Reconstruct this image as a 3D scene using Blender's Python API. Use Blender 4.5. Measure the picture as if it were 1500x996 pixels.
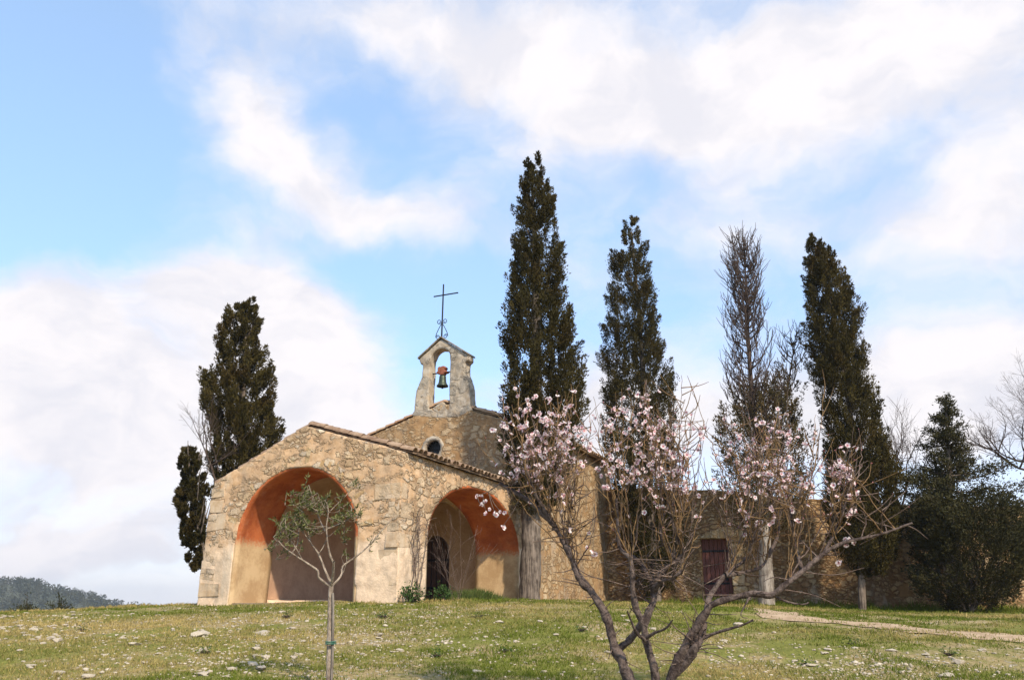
import bpy, math, random
import numpy as np
from mathutils import Vector

random.seed(7)
rng = np.random.default_rng(7)
for o in list(bpy.data.objects):
    bpy.data.objects.remove(o)
scene = bpy.context.scene
COL = scene.collection

# ------------------------------------------------------------------ camera
PITCH = math.atan(392 / 1200)
CP, SP = math.cos(PITCH), math.sin(PITCH)
cam_d = bpy.data.cameras.new('camera')
cam_d.lens = 28.8
cam_d.sensor_width = 36
cam_d.clip_start = 0.05
cam_d.clip_end = 20000
cam = bpy.data.objects.new('camera', cam_d)
COL.objects.link(cam)
cam.rotation_euler = (math.pi / 2 + PITCH, 0, 0)
scene.camera = cam


def P(x, y, Y):
    """photo pixel (1500x996) at forward distance Y -> world point"""
    t = math.tan(PITCH + math.atan((498 - y) / 1200))
    return np.array([(x - 750) / 1200 * (CP + SP * t) * Y, Y, t * Y])


# ------------------------------------------------------------------ light
SUN_EL, SUN_AZ = math.radians(43), math.radians(152)   # azimuth clockwise from +Y
SUN_STRENGTH, SKY_STRENGTH, EXPOSURE = 4.9, 0.12, 0.16
sd = bpy.data.lights.new('sun', 'SUN')
sd.energy = SUN_STRENGTH
sd.angle = math.radians(1.5)
sd.color = (1.0, 0.88, 0.70)
sun = bpy.data.objects.new('sun', sd)
COL.objects.link(sun)
sdir = Vector((math.sin(SUN_AZ) * math.cos(SUN_EL), math.cos(SUN_AZ) * math.cos(SUN_EL), math.sin(SUN_EL)))
sun.rotation_euler = sdir.to_track_quat('Z', 'Y').to_euler()
sun.location = sdir * 60
vs = scene.view_settings
vs.view_transform = 'Standard'
vs.look = 'None'
vs.exposure = EXPOSURE
vs.gamma = 1
vs.use_curve_mapping = False


# ------------------------------------------------------------------ node helpers
class T:
    def __init__(s, tree):
        s.t = tree
        s.t.nodes.clear()

    def n(s, kind, ins=None, **at):
        nd = s.t.nodes.new(kind)
        for k, v in at.items():
            setattr(nd, k, v)
        for k, v in (ins or {}).items():
            sock = nd.inputs[k]
            if isinstance(v, bpy.types.NodeSocket):
                s.t.links.new(v, sock)
            else:
                sock.default_value = v
        return nd

    def m(s, op, a, b=0.0, c=0.0, clamp=False):
        return s.n('ShaderNodeMath', {0: a, 1: b, 2: c}, operation=op, use_clamp=clamp).outputs[0]

    def v(s, op, a, b=(0, 0, 0)):
        nd = s.n('ShaderNodeVectorMath', {0: a, 1: b}, operation=op)
        return nd.outputs['Value'] if op in ('LENGTH', 'DOT_PRODUCT') else nd.outputs[0]

    def mix(s, f, a, b, mode='MIX'):
        nd = s.n('ShaderNodeMix', data_type='RGBA', blend_type=mode)
        for i, val in ((0, f), (6, a), (7, b)):
            if isinstance(val, bpy.types.NodeSocket):
                s.t.links.new(val, nd.inputs[i])
            elif i:
                nd.inputs[i].default_value = (*val[:3], 1)
            else:
                nd.inputs[i].default_value = val
        return nd.outputs[2]

    def step(s, x, lo, hi, a=0.0, b=1.0):
        return s.n('ShaderNodeMapRange', {0: x, 1: lo, 2: hi, 3: a, 4: b}, interpolation_type='SMOOTHSTEP').outputs[0]

    def noise(s, vec, scale, detail=4, rough=0.55, dist=0.0):
        return s.n('ShaderNodeTexNoise', {'Vector': vec, 'Scale': scale, 'Detail': detail, 'Roughness': rough, 'Distortion': dist})

    def ramp(s, f, stops):
        nd = s.n('ShaderNodeValToRGB', {0: f})
        e = nd.color_ramp.elements
        e[0].position, e[0].color = stops[0][0], (*stops[0][1], 1)
        e[1].position, e[1].color = stops[-1][0], (*stops[-1][1], 1)
        for p, c in stops[1:-1]:
            k = e.new(p)
            k.color = (*c, 1)
        return nd.outputs[0]


def new_mat(name):
    m = bpy.data.materials.new(name)
    m.use_nodes = True
    return m, T(m.node_tree)


def finish(t, color, rough=0.9, normal=None, metal=0.0, spec=0.3, transl=None):
    ins = {'Base Color': color if isinstance(color, bpy.types.NodeSocket) else (*color, 1), 'Roughness': rough, 'Metallic': metal, 'Specular IOR Level': spec}
    if normal is not None:
        ins['Normal'] = normal
    b = t.n('ShaderNodeBsdfPrincipled', ins).outputs[0]
    if transl:
        tr = t.n('ShaderNodeBsdfTranslucent', {'Color': ins['Base Color']}).outputs[0]
        b = t.n('ShaderNodeMixShader', {0: transl, 1: b, 2: tr}).outputs[0]
    t.n('ShaderNodeOutputMaterial', {'Surface': b})


# ------------------------------------------------------------------ sky: Nishita + clouds fixed to world directions
w = bpy.data.worlds.new('World')
scene.world = w
w.use_nodes = True
t = T(w.node_tree)
sky = t.n('ShaderNodeTexSky', sky_type='NISHITA', sun_disc=False, sun_elevation=SUN_EL, sun_rotation=SUN_AZ,
          altitude=200, air_density=1.0, dust_density=0.6, ozone_density=1.5)
gen = t.n('ShaderNodeTexCoord').outputs['Generated']
sp = t.n('ShaderNodeSeparateXYZ', {0: t.v('NORMALIZE', gen)})
az = t.m('ARCTAN2', sp.outputs[0], sp.outputs[1])
el = t.m('ARCSINE', sp.outputs[2])
pv = t.n('ShaderNodeCombineXYZ', {0: az, 1: el}).outputs[0]
warp = t.noise(pv, 5.0, 5, 0.55).outputs['Color']
pw = t.v('ADD', pv, t.v('MULTIPLY', t.v('SUBTRACT', warp, (.5, .5, .5)), (.20, .13, 0)))


def azel(x, y):
    d = P(x, y, 1.0)
    return math.atan2(d[0], d[1]), math.asin(d[2] / np.linalg.norm(d))


dens = None
BLOBS = [  # photo x, y, half widths, tilt deg, weight
    (70, 500, 150, 95, 0, 1.15), (330, 425, 150, 75, 8, .85), (420, 520, 140, 80, 0, .95), (150, 640, 260, 75, 0, 1.1), (90, 800, 230, 70, 0, .85),
    (470, 620, 140, 55, 0, 1.0), (360, 130, 120, 90, -20, .62), (440, 235, 130, 55, -28, .72), (600, 325, 130, 48, -16, .85),
    (640, 40, 330, 60, 0, .7), (900, 150, 250, 78, -5, .95), (1130, 100, 260, 100, 0, .8), (1400, 100, 200, 120, 0, .9),
    (1430, 320, 140, 95, 15, 1.05), (1400, 570, 190, 75, 6, 1.1), (1080, 620, 260, 70, 0, 1.05), (880, 600, 90, 90, 0, .8), (1020, 340, 160, 70, 0, .25),
    (60, 200, 170, 190, 0, -.9), (600, 200, 90, 60, 0, -.35), (530, 400, 110, 50, -10, -.5), (690, 470, 110, 80, 0, -.45), (1100, 420, 170, 90, 0, -.15)]
for bx, by, rx, ry, tilt, wt in BLOBS:
    a, e = azel(bx, by)
    mp = t.n('ShaderNodeMapping', {'Vector': pw, 'Location': (a, e, 0), 'Rotation': (0, 0, math.radians(tilt)), 'Scale': (rx / 1230, ry / 1230, 1)}, vector_type='TEXTURE').outputs[0]
    g = t.m('MULTIPLY', t.m('EXPONENT', t.m('MULTIPLY', t.v('DOT_PRODUCT', mp, mp), -1.0)), wt)
    dens = g if dens is None else t.m('ADD', dens, g)
fb = t.noise(t.v('MULTIPLY', pw, (1, 1.6, 1)), 4.5, 7, 0.58).outputs['Fac']
fb2 = t.noise(t.v('MULTIPLY', pv, (1, 1.5, 1)), 2.0, 4, 0.5).outputs['Fac']
dens = t.m('ADD', t.m('ADD', dens, t.m('MULTIPLY', t.m('SUBTRACT', fb, .5), 2.1)), t.m('MULTIPLY', t.m('SUBTRACT', fb2, .5), .6))
mask = t.step(dens, -.25, .92)
hor = t.step(el, -.02, .28, .92, 0.0)
mask = t.m('MAXIMUM', mask, hor)
cshade = t.noise(t.v('MULTIPLY', pw, (1, 1.8, 1)), 7.0, 6, 0.55).outputs['Fac']
ccol = t.mix(t.step(cshade, .36, .60), (6.5, 6.45, 6.95), (7.75, 7.45, 7.6))
skyc = t.mix(1.0, sky.outputs[0], t.mix(t.step(el, .12, .55), (1.75, 1.95, 2.35), (1.75, 2.35, 2.6)), 'MULTIPLY')
skyc = t.mix(.34, skyc, (5.6, 6.5, 7.6))
full = t.mix(mask, skyc, ccol)
below = t.step(sp.outputs[2], -.02, 0.0)
bg = t.n('ShaderNodeBackground', {'Color': t.mix(below, (1.2, 1.1, .8), full), 'Strength': SKY_STRENGTH})
t.n('ShaderNodeOutputWorld', {'Surface': bg.outputs[0]})


# ------------------------------------------------------------------ object helpers
def np_mesh(name, verts, faces, mat=None, smooth=False, tint=None):
    """faces: (N,k) int array"""
    verts = np.asarray(verts, dtype=np.float32).reshape(-1, 3)
    faces = np.asarray(faces, dtype=np.int32)
    me = bpy.data.meshes.new(name)
    me.vertices.add(len(verts))
    me.vertices.foreach_set('co', verts.ravel())
    nf, k = faces.shape
    me.loops.add(nf * k)
    me.loops.foreach_set('vertex_index', faces.ravel())
    me.polygons.add(nf)
    me.polygons.foreach_set('loop_start', np.arange(nf, dtype=np.int32) * k)
    me.update(calc_edges=True)
    me.validate()
    if smooth:
        me.polygons.foreach_set('use_smooth', np.ones(nf, dtype=bool))
    if tint is not None:
        at = me.attributes.new('tint', 'FLOAT', 'POINT')
        at.data.foreach_set('value', np.asarray(tint, dtype=np.float32))
    if mat:
        me.materials.append(mat)
    return me


def py_mesh(name, verts, faces, mat=None, smooth=False):
    me = bpy.data.meshes.new(name)
    me.from_pydata([tuple(map(float, v)) for v in verts], [], [tuple(map(int, f)) for f in faces])
    me.update()
    if smooth:
        me.polygons.foreach_set('use_smooth', np.ones(len(me.polygons), dtype=bool))
    if mat:
        me.materials.append(mat)
    return me


def link(name, me, parent=None, loc=None):
    o = bpy.data.objects.new(name, me)
    COL.objects.link(o)
    if parent is not None:
        o.parent = parent
    if loc is not None:
        o.location = loc
    return o


def thing(name, label, cat, loc, rz=0.0, group=None):
    o = bpy.data.objects.new(name, None)
    o.empty_display_size = 0.3
    COL.objects.link(o)
    o.location = loc
    o.rotation_euler = (0, 0, rz)
    tag(o, label, cat, group)
    return o


def tag(o, label=None, cat=None, group=None, kind=None):
    for k, val in (('label', label), ('category', cat), ('group', group), ('kind', kind)):
        if val:
            o[k] = val
    return o


class MB:
    """collects polygons for one mesh"""
    def __init__(s):
        s.v, s.f = [], []

    def add(s, v, f):
        b = len(s.v)
        s.v += [tuple(map(float, q)) for q in v]
        s.f += [tuple(int(i) + b for i in q) for q in f]

    def box(s, lo, hi):
        x0, y0, z0 = lo
        x1, y1, z1 = hi
        s.add([(x0, y0, z0), (x1, y0, z0), (x1, y1, z0), (x0, y1, z0), (x0, y0, z1), (x1, y0, z1), (x1, y1, z1), (x0, y1, z1)],
              [(0, 3, 2, 1), (4, 5, 6, 7), (0, 1, 5, 4), (1, 2, 6, 5), (2, 3, 7, 6), (3, 0, 4, 7)])

    def mesh(s, name, mat, smooth=False):
        return py_mesh(name, s.v, s.f, mat, smooth)


def fix_normals(me):
    import bmesh
    bm = bmesh.new()
    bm.from_mesh(me)
    bmesh.ops.recalc_face_normals(bm, faces=bm.faces)
    bm.to_mesh(me)
    bm.free()
    return me


def bevel(me, w, seg=2):
    import bmesh
    bm = bmesh.new()
    bm.from_mesh(me)
    bmesh.ops.bevel(bm, geom=list(bm.edges), offset=w, segments=seg, affect='EDGES', clamp_overlap=True)
    bm.to_mesh(me)
    bm.free()
    return me


# ---- value noise
def _hash(ix, iy, iz):
    h = (ix.astype(np.int64) * 374761393 + iy.astype(np.int64) * 668265263 + iz.astype(np.int64) * 2147483647 // 3) & 0xffffffff
    h = ((h ^ (h >> 13)) * 1274126177) & 0xffffffff
    h = ((h ^ (h >> 16)) * 2246822519) & 0xffffffff
    return ((h ^ (h >> 15)) & 0xffffff) / float(0xffffff)


def vnoise(p):
    p = np.asarray(p, dtype=np.float64)
    i = np.floor(p).astype(np.int64)
    f = p - i
    f = f * f * (3 - 2 * f)
    r = 0
    for dx in (0, 1):
        for dy in (0, 1):
            for dz in (0, 1):
                wgt = (f[:, 0] if dx else 1 - f[:, 0]) * (f[:, 1] if dy else 1 - f[:, 1]) * (f[:, 2] if dz else 1 - f[:, 2])
                r = r + wgt * _hash(i[:, 0] + dx, i[:, 1] + dy, i[:, 2] + dz)
    return r


def fbm(p, scale, oct=4):
    p = np.asarray(p, dtype=np.float64) * scale
    if p.shape[1] == 2:
        p = np.column_stack([p, np.zeros(len(p))])
    r, a, tot = 0, 1.0, 0
    for k in range(oct):
        r = r + a * vnoise(p + 17.3 * k)
        tot += a
        a *= .5
        p = p * 2.03
    return r / tot


def norm(a):
    a = np.asarray(a, dtype=float)
    return a / np.maximum(np.linalg.norm(a, axis=-1, keepdims=True), 1e-9)


def resample(pts, step):
    """Catmull-Rom through pts"""
    pts = np.asarray(pts, float)
    if len(pts) < 3:
        n = max(2, int(np.linalg.norm(pts[-1] - pts[0]) / step) + 1)
        return pts[0] + np.linspace(0, 1, n)[:, None] * (pts[-1] - pts[0])
    q = np.vstack([2 * pts[0] - pts[1], pts, 2 * pts[-1] - pts[-2]])
    out = []
    for i in range(1, len(q) - 2):
        n = max(1, int(np.linalg.norm(q[i + 1] - q[i]) / step))
        for tt in np.arange(n) / n:
            a, b, c, d = q[i - 1], q[i], q[i + 1], q[i + 2]
            out.append(.5 * (2 * b + (c - a) * tt + (2 * a - 5 * b + 4 * c - d) * tt ** 2 + (3 * b - a - 3 * c + d) * tt ** 3))
    out.append(pts[-1])
    return np.array(out)


class Tubes:
    def __init__(s):
        s.v, s.f, s.nv = [], [], 0

    def add(s, pts, r0, r1, sides=6, knob=0.0, power=1.0):
        pts = np.asarray(pts, float)
        n = len(pts)
        tan = norm(np.gradient(pts, axis=0))
        ref = np.array([0.31, 0.87, 0.38])
        a = norm(np.cross(tan, ref))
        b = np.cross(tan, a)
        u = np.linspace(0, 1, n) ** power
        r = (r0 + (r1 - r0) * u)[:, None]
        ang = np.linspace(0, 2 * np.pi, sides, endpoint=False)
        rr = r * np.ones((1, sides))
        ring = pts[:, None, :] + rr[:, :, None] * (np.cos(ang)[None, :, None] * a[:, None, :] + np.sin(ang)[None, :, None] * b[:, None, :])
        if knob:
            flat = ring.reshape(-1, 3)
            k = (fbm(flat, 14, 3) - .5) * 2 * knob + (fbm(flat, 45, 2) - .5) * knob
            rr = rr * (1 + k.reshape(n, sides))
            ring = pts[:, None, :] + rr[:, :, None] * (np.cos(ang)[None, :, None] * a[:, None, :] + np.sin(ang)[None, :, None] * b[:, None, :])
        base = s.nv
        s.v.append(ring.reshape(-1, 3))
        i = np.arange(n - 1)[:, None] * sides
        j = np.arange(sides)[None, :]
        j2 = (j + 1) % sides
        q = np.stack([i + j, i + j2, i + sides + j2, i + sides + j], axis=-1).reshape(-1, 4) + base
        s.f.append(q)
        s.nv += n * sides

    def mesh(s, name, mat, off=(0, 0, 0)):
        return np_mesh(name, np.vstack(s.v) - np.asarray(off), np.vstack(s.f), mat, smooth=True)


def leaf_quads(pos, dirs, length, width, r=rng, fold=0.0):
    """diamond leaves: returns verts (4N,3), faces (N,4)"""
    n = len(pos)
    d = norm(dirs)
    side = norm(np.cross(d, r.normal(size=(n, 3))))
    length = np.broadcast_to(np.asarray(length, float), (n,))[:, None]
    width = np.broadcast_to(np.asarray(width, float), (n,))[:, None]
    nrm = np.cross(d, side)
    mid = pos + d * length * .45 + nrm * length * fold
    v = np.stack([pos, mid + side * width * .5, pos + d * length, mid - side * width * .5], axis=1).reshape(-1, 3)
    return v, np.arange(4 * n).reshape(n, 4)


# ------------------------------------------------------------------ terrain height
COLS = np.array([-900, -300, 0, 290, 580, 800, 1100, 1300, 1500, 1900, 2600], float)
YN = np.array([0, 4, 8.8, 12, 14.5, 17, 20, 24, 28, 34, 45, 80, 200, 600], float)
ZT = np.array([
    [-1.6, -1.25, -.85, -.62, -.5, -.42, -.4, -.6, -1.2, -2.8, -5.5, -12, -20, -22],
    [-1.6, -1.2, -.75, -.46, -.30, -.2, -.16, -.3, -.9, -2.5, -5, -12, -20, -22],
    [-1.6, -1.17, -.70, -.40, -.22, -.12, -.10, -.2, -.7, -2, -5, -12, -20, -22],
    [-1.6, -1.15, -.68, -.36, -.12, .03, .07, .05, -.1, -.8, -4, -12, -20, -22],
    [-1.6, -1.15, -.68, -.33, -.07, .14, .18, .18, .18, .18, -1, -8, -18, -22],
    [-1.6, -1.15, -.68, -.33, -.07, .12, .16, .17, .17, .17, -.5, -6, -18, -22],
    [-1.6, -1.15, -.68, -.39, -.20, -.08, -.01, .04, .07, .07, 0, -3, -12, -22],
    [-1.6, -1.15, -.68, -.42, -.29, -.22, -.17, -.12, -.1, -.1, -.2, -3, -10, -22],
    [-1.6, -1.15, -.68, -.45, -.36, -.30, -.25, -.18, -.12, -.12, -.3, -3, -10, -22],
    [-1.6, -1.15, -.70, -.50, -.42, -.36, -.3, -.25, -.2, -.2, -.5, -3, -10, -22],
    [-1.6, -1.2, -.8, -.6, -.5, -.45, -.4, -.4, -.4, -.4, -.8, -4, -12, -22]])
LG = np.linspace(0, math.log(601), 500)
CG = np.linspace(-900, 2600, 240)
_tmp = np.stack([np.interp(np.exp(LG) - 1, YN, row) for row in ZT])
TAB = np.stack([np.interp(CG, COLS, _tmp[:, j]) for j in range(len(LG))], axis=1)
for _ in range(3):
    k = 9
    pad = np.pad(TAB, ((0, 0), (k // 2, k // 2)), mode='edge')
    TAB = sum(pad[:, i:i + len(LG)] for i in range(k)) / k
    pad = np.pad(TAB, ((k // 2, k // 2), (0, 0)), mode='edge')
    TAB = sum(pad[i:i + len(CG)] for i in range(k)) / k


def ground_z(X, Y, micro=True):
    X, Y = np.atleast_1d(np.asarray(X, float)), np.atleast_1d(np.asarray(Y, float))
    Yc = np.clip(Y, 0, 600)
    c = 750 + 1265 * np.clip(X / np.maximum(Y, .6), -1.3, 1.45)
    fi = np.clip((c - CG[0]) / (CG[1] - CG[0]), 0, len(CG) - 1.001)
    fj = np.clip(np.log(Yc + 1) / (LG[1] - LG[0]), 0, len(LG) - 1.001)
    i, j = fi.astype(int), fj.astype(int)
    a, b = fi - i, fj - j
    z = (TAB[i, j] * (1 - a) * (1 - b) + TAB[i + 1, j] * a * (1 - b) + TAB[i, j + 1] * (1 - a) * b + TAB[i + 1, j + 1] * a * b)
    z = np.where(Y < 0, -1.6 - 20 * (1 - np.exp(np.minimum(Y, 0) / 160)), z)
    if micro:
        p = np.column_stack([X, Y])
        near = np.clip(1 - np.hypot(X, Y) / 90, 0, 1)
        z = z + near * ((fbm(p, .55, 3) - .5) * .12 + (fbm(p, 2.7, 3) - .5) * .10)
    return z


def gz(X, Y):
    return float(ground_z([X], [Y])[0])


def ground_px(x, y):
    """where the view ray of a photo pixel first meets the ground"""
    Ys = np.linspace(4, 34, 1200)
    pts = np.stack([P(x, y, q) for q in Ys])
    hit = np.nonzero(ground_z(pts[:, 0], pts[:, 1]) >= pts[:, 2])[0]
    if len(hit) == 0:
        return None
    q = pts[hit[0]]
    return np.array([q[0], q[1], gz(q[0], q[1])])


# ------------------------------------------------------------------ materials
def mat_leaf(name, c1, c2, c3=None, rough=.8, transl=.15, nscale=1.2, spec=.06):
    m, t = new_mat(name)
    tint = t.n('ShaderNodeAttribute', attribute_name='tint').outputs['Fac']
    col = t.mix(tint, c1, c2)
    if c3:
        nz = t.noise(t.n('ShaderNodeTexCoord').outputs['Object'], nscale, 3).outputs['Fac']
        col = t.mix(t.step(nz, .48, .7), col, c3)
    finish(t, col, rough, transl=transl, spec=spec)
    return m


def mat_bark(name, c1, c2, scale=9, stretch=.25, bump=.5):
    m, t = new_mat(name)
    oc = t.n('ShaderNodeTexCoord').outputs['Object']
    st = t.v('MULTIPLY', oc, (1, 1, stretch))
    n1 = t.noise(st, scale, 6, .65, .4).outputs['Fac']
    n2 = t.noise(oc, scale * .35, 3).outputs['Fac']
    col = t.mix(t.step(t.m('ADD', t.m('MULTIPLY', n1, .7), t.m('MULTIPLY', n2, .3)), .38, .62), c1, c2)
    bp = t.n('ShaderNodeBump', {'Height': n1, 'Strength': bump, 'Distance': .03}).outputs[0]
    finish(t, col, .9, bp)
    return m


def mat_masonry(name, stones, mortar, plaster, cell=3.6, flat=1.55, plaster_bias=0.0, low_plaster=None, grey=.35, low_col=None, bumpd=.03, small=1.9, rub=0.0):
    """stones of two sizes in a lime matrix; a plaster skin hides most of them where plaster_bias is high"""
    m, t = new_mat(name)
    oc = t.n('ShaderNodeTexCoord').outputs['Object']
    wob = t.noise(oc, 1.9, 3).outputs['Color']
    wob2 = t.noise(oc, 8.5, 3, .6).outputs['Color']
    v = t.v('ADD', t.v('MULTIPLY', oc, (1, 1, flat)), t.v('MULTIPLY', t.v('SUBTRACT', wob, (.5, .5, .5)), (.34, .34, .26)))
    v = t.v('ADD', v, t.v('MULTIPLY', t.v('SUBTRACT', wob2, (.5, .5, .5)), (.20, .20, .17)))
    fine = t.noise(oc, 26, 6, .65).outputs['Fac']
    mid = t.noise(oc, 5.5, 5, .6).outputs['Fac']
    big = t.noise(oc, .85, 5, .62, .6).outputs['Fac']
    sizes = []
    for sc in (cell, cell * small):
        vor = t.n('ShaderNodeTexVoronoi', {'Vector': v, 'Scale': sc, 'Randomness': 1.0})
        vre = t.n('ShaderNodeTexVoronoi', {'Vector': v, 'Scale': sc, 'Randomness': 1.0}, feature='DISTANCE_TO_EDGE')
        sizes.append((vor.outputs['Color'], vre.outputs['Distance'], vor.outputs['Distance']))
    sel = t.step(t.noise(oc, 1.1, 3, .5).outputs['Fac'], .50, .53)
    rnd = t.n('ShaderNodeSeparateColor', {0: t.mix(sel, sizes[0][0], sizes[1][0])})
    e_ = t.m('ADD', t.m('MULTIPLY', sizes[0][1], t.m('SUBTRACT', 1.0, sel)), t.m('MULTIPLY', sizes[1][1], sel))
    n = len(stones)
    scol = t.ramp(rnd.outputs[0], [(i / (n - 1), c) for i, c in enumerate(stones)])
    scol = t.mix(t.step(fine, .35, .7), scol, t.mix(1.0, scol, (.70, .65, .60), 'MULTIPLY'))
    edge = t.m('ADD', e_, t.m('MULTIPLY', t.m('SUBTRACT', fine, .5), .22))
    edge = t.m('SUBTRACT', edge, t.m('MULTIPLY', rnd.outputs[2], .10))
    joint = t.step(edge, -.02, .15)
    mcol = t.mix(t.step(mid, .35, .65), mortar, tuple(c * .70 for c in mortar))
    pm = t.m('ADD', t.m('ADD', t.m('MULTIPLY', big, 1.35), t.m('MULTIPLY', mid, .4)), t.m('MULTIPLY', rnd.outputs[1], -.55))
    pm = t.m('ADD', pm, plaster_bias)
    z = t.n('ShaderNodeSeparateXYZ', {0: oc}).outputs[2]
    lowm = None
    if low_plaster:
        lowm = t.step(t.m('ADD', z, t.m('MULTIPLY', t.m('SUBTRACT', big, .5), 2.2)), low_plaster + .25, low_plaster - .25)
        pm = t.m('ADD', pm, t.m('MULTIPLY', lowm, .62))
    pmask = t.step(t.m('ADD', pm, t.m('MULTIPLY', t.m('SUBTRACT', fine, .5), .25)), .52, .74)
    pcol = t.mix(t.step(mid, .3, .7), plaster, tuple(c * f for c, f in zip(plaster, (.78, .70, .60))))
    pcol = t.mix(t.m('MULTIPLY', t.step(t.noise(oc, 1.7, 4, .6).outputs['Fac'], .5, .68), .6), pcol, tuple(c * f for c, f in zip(plaster, (.62, .60, .62))))
    if lowm is not None:
        pcol = t.mix(lowm, pcol, t.mix(t.step(mid, .35, .7), low_col, tuple(c * .80 for c in low_col)))
    vis = t.m('MULTIPLY', joint, t.m('SUBTRACT', 1.0, pmask))
    col = t.mix(vis, t.mix(pmask, mcol, pcol), scol)
    # brown and grey weathering blotches, then lichen streaks
    bl = t.noise(t.v('ADD', oc, (3.1, 5.7, 9.2)), 1.5, 7, .68, .4).outputs['Fac']
    col = t.mix(t.m('MULTIPLY', t.step(bl, .51, .69), grey * .85), col, t.mix(1.0, col, (.50, .46, .44), 'MULTIPLY'))
    bl2 = t.noise(t.v('ADD', oc, (13.1, 2.7, 4.2)), 3.4, 6, .65, .3).outputs['Fac']
    col = t.mix(t.m('MULTIPLY', t.step(bl2, .52, .70), .45), col, t.mix(1.0, col, (.66, .58, .50), 'MULTIPLY'))
    stv = t.v('MULTIPLY', oc, (1.6, 1.6, .5))
    st = t.noise(stv, 1.3, 6, .68).outputs['Fac']
    col = t.mix(t.m('MULTIPLY', t.step(st, .48, .68), grey), col, t.mix(fine, (.11, .095, .075), (.27, .235, .19)))
    pale = t.noise(t.v('ADD', stv, (7.0, 3.0, 1.0)), 1.1, 5, .65).outputs['Fac']
    col = t.mix(t.m('MULTIPLY', t.step(pale, .56, .70), .45), col, (.58, .49, .38))
    spk = t.noise(oc, 60, 3, .6).outputs['Fac']
    col = t.mix(t.m('MULTIPLY', t.step(spk, .54, .75), .24), col, (.12, .085, .05))
    h = t.m('ADD', t.m('MULTIPLY', vis, .8), t.m('ADD', t.m('MULTIPLY', t.m('MULTIPLY', fine, .32), t.m('SUBTRACT', 1.0, t.m('MULTIPLY', pmask, .55))), t.m('ADD', t.m('MULTIPLY', pmask, .5), t.m('MULTIPLY', mid, .45))))
    bp = t.n('ShaderNodeBump', {'Height': h, 'Strength': .9, 'Distance': bumpd}).outputs[0]
    finish(t, col, .95, bp, spec=.08)
    return m


def mat_noise(name, c1, c2, scale=4, rough=.9, bump=.3, dist=.02, metal=0.0, stretch=(1, 1, 1), lo=.35, hi=.65):
    m, t = new_mat(name)
    oc = t.v('MULTIPLY', t.n('ShaderNodeTexCoord').outputs['Object'], stretch)
    n1 = t.noise(oc, scale, 6, .6).outputs['Fac']
    n2 = t.noise(oc, scale * 7, 4, .6).outputs['Fac']
    f = t.m('ADD', t.m('MULTIPLY', n1, .7), t.m('MULTIPLY', n2, .3))
    bp = t.n('ShaderNodeBump', {'Height': f, 'Strength': bump, 'Distance': dist}).outputs[0]
    finish(t, t.mix(t.step(f, lo, hi), c1, c2), rough, bp, metal)
    return m


S = 0.85           # building design units -> metres
ST_PORCH = [(.58, .42, .26), (.76, .59, .40), (.46, .31, .18), (.68, .50, .31), (.56, .46, .35), (.78, .63, .45)]
M_porch = mat_masonry('porch_masonry', ST_PORCH, (.52, .345, .205), (.67, .46, .285), cell=3.3, flat=1.8, plaster_bias=.0, low_plaster=1.3, low_col=(.78, .58, .40), grey=.36, bumpd=.055)
M_nave = mat_masonry('nave_masonry', [(.48, .34, .20), (.60, .45, .28), (.38, .26, .15), (.64, .50, .33)], (.40, .25, .125), (.46, .295, .155), cell=3.4, plaster_bias=-.10, grey=.58)
M_bell = mat_masonry('bellcote_masonry', [(.46, .41, .33), (.54, .48, .40), (.38, .34, .28)], (.40, .34, .27), (.54, .47, .38), cell=2.2, plaster_bias=.12, grey=.80)
M_cope = mat_masonry('coping_stone', [(.26, .23, .19), (.32, .28, .23)], (.24, .21, .17), (.28, .25, .2), cell=2.2, plaster_bias=.12, grey=.8)
M_encl = mat_masonry('rubble_masonry', [(.44, .28, .145), (.60, .43, .25), (.33, .20, .10), (.52, .34, .17), (.66, .50, .32)], (.30, .17, .08), (.38, .235, .115), cell=3.4, flat=1.7, plaster_bias=-.28, grey=.22, bumpd=.06)
M_quoin = mat_masonry('quoin_stone', [(.58, .45, .32), (.64, .50, .36), (.52, .40, .28)], (.54, .40, .26), (.62, .47, .32), cell=1.2, plaster_bias=.15, grey=.5)
M_vous = mat_masonry('voussoir_stone', [(.64, .50, .32), (.56, .41, .24), (.66, .55, .38), (.50, .35, .2)], (.52, .36, .19), (.56, .38, .2), cell=3.0, plaster_bias=-.15, grey=.3)
M_tile = mat_noise('clay_tile', (.34, .19, .11), (.46, .33, .21), 3.0, .9, .5, .02)
M_tile_d = mat_noise('clay_tile_lichen', (.20, .12, .075), (.36, .25, .165), 3.5, .9, .5, .02)
M_bark_c = mat_bark('cypress_bark', (.055, .040, .030), (.23, .18, .14), 17, .07, 1.0)
M_bark_w = mat_bark('pale_bark', (.12, .092, .07), (.38, .325, .27), 17, .07, 1.0)
M_bark_a = mat_bark('almond_bark', (.040, .026, .022), (.17, .125, .105), 22, .8, 1.0)
M_twig = mat_bark('almond_twig', (.13, .072, .034), (.25, .155, .07), 30, 1, .2)
M_twigd = mat_bark('almond_old_twig', (.065, .040, .032), (.19, .135, .105), 30, 1, .3)
M_bark_o = mat_bark('olive_bark', (.17, .125, .09), (.40, .32, .245), 30, .45, .9)
M_bare = mat_bark('bare_twig', (.045, .030, .024), (.10, .068, .052), 20, 1, .2)
M_iron = mat_noise('wrought_iron', (.012, .013, .016), (.03, .028, .03), 20, .6, .2, .005, .6)
M_bronze = mat_noise('bronze', (.045, .06, .045), (.09, .10, .07), 12, .5, .3, .005, .7)
M_yoke = mat_noise('yoke_wood', (.20, .055, .03), (.32, .11, .06), 14, .8, .3, .01, stretch=(1, 1, .3))
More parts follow.
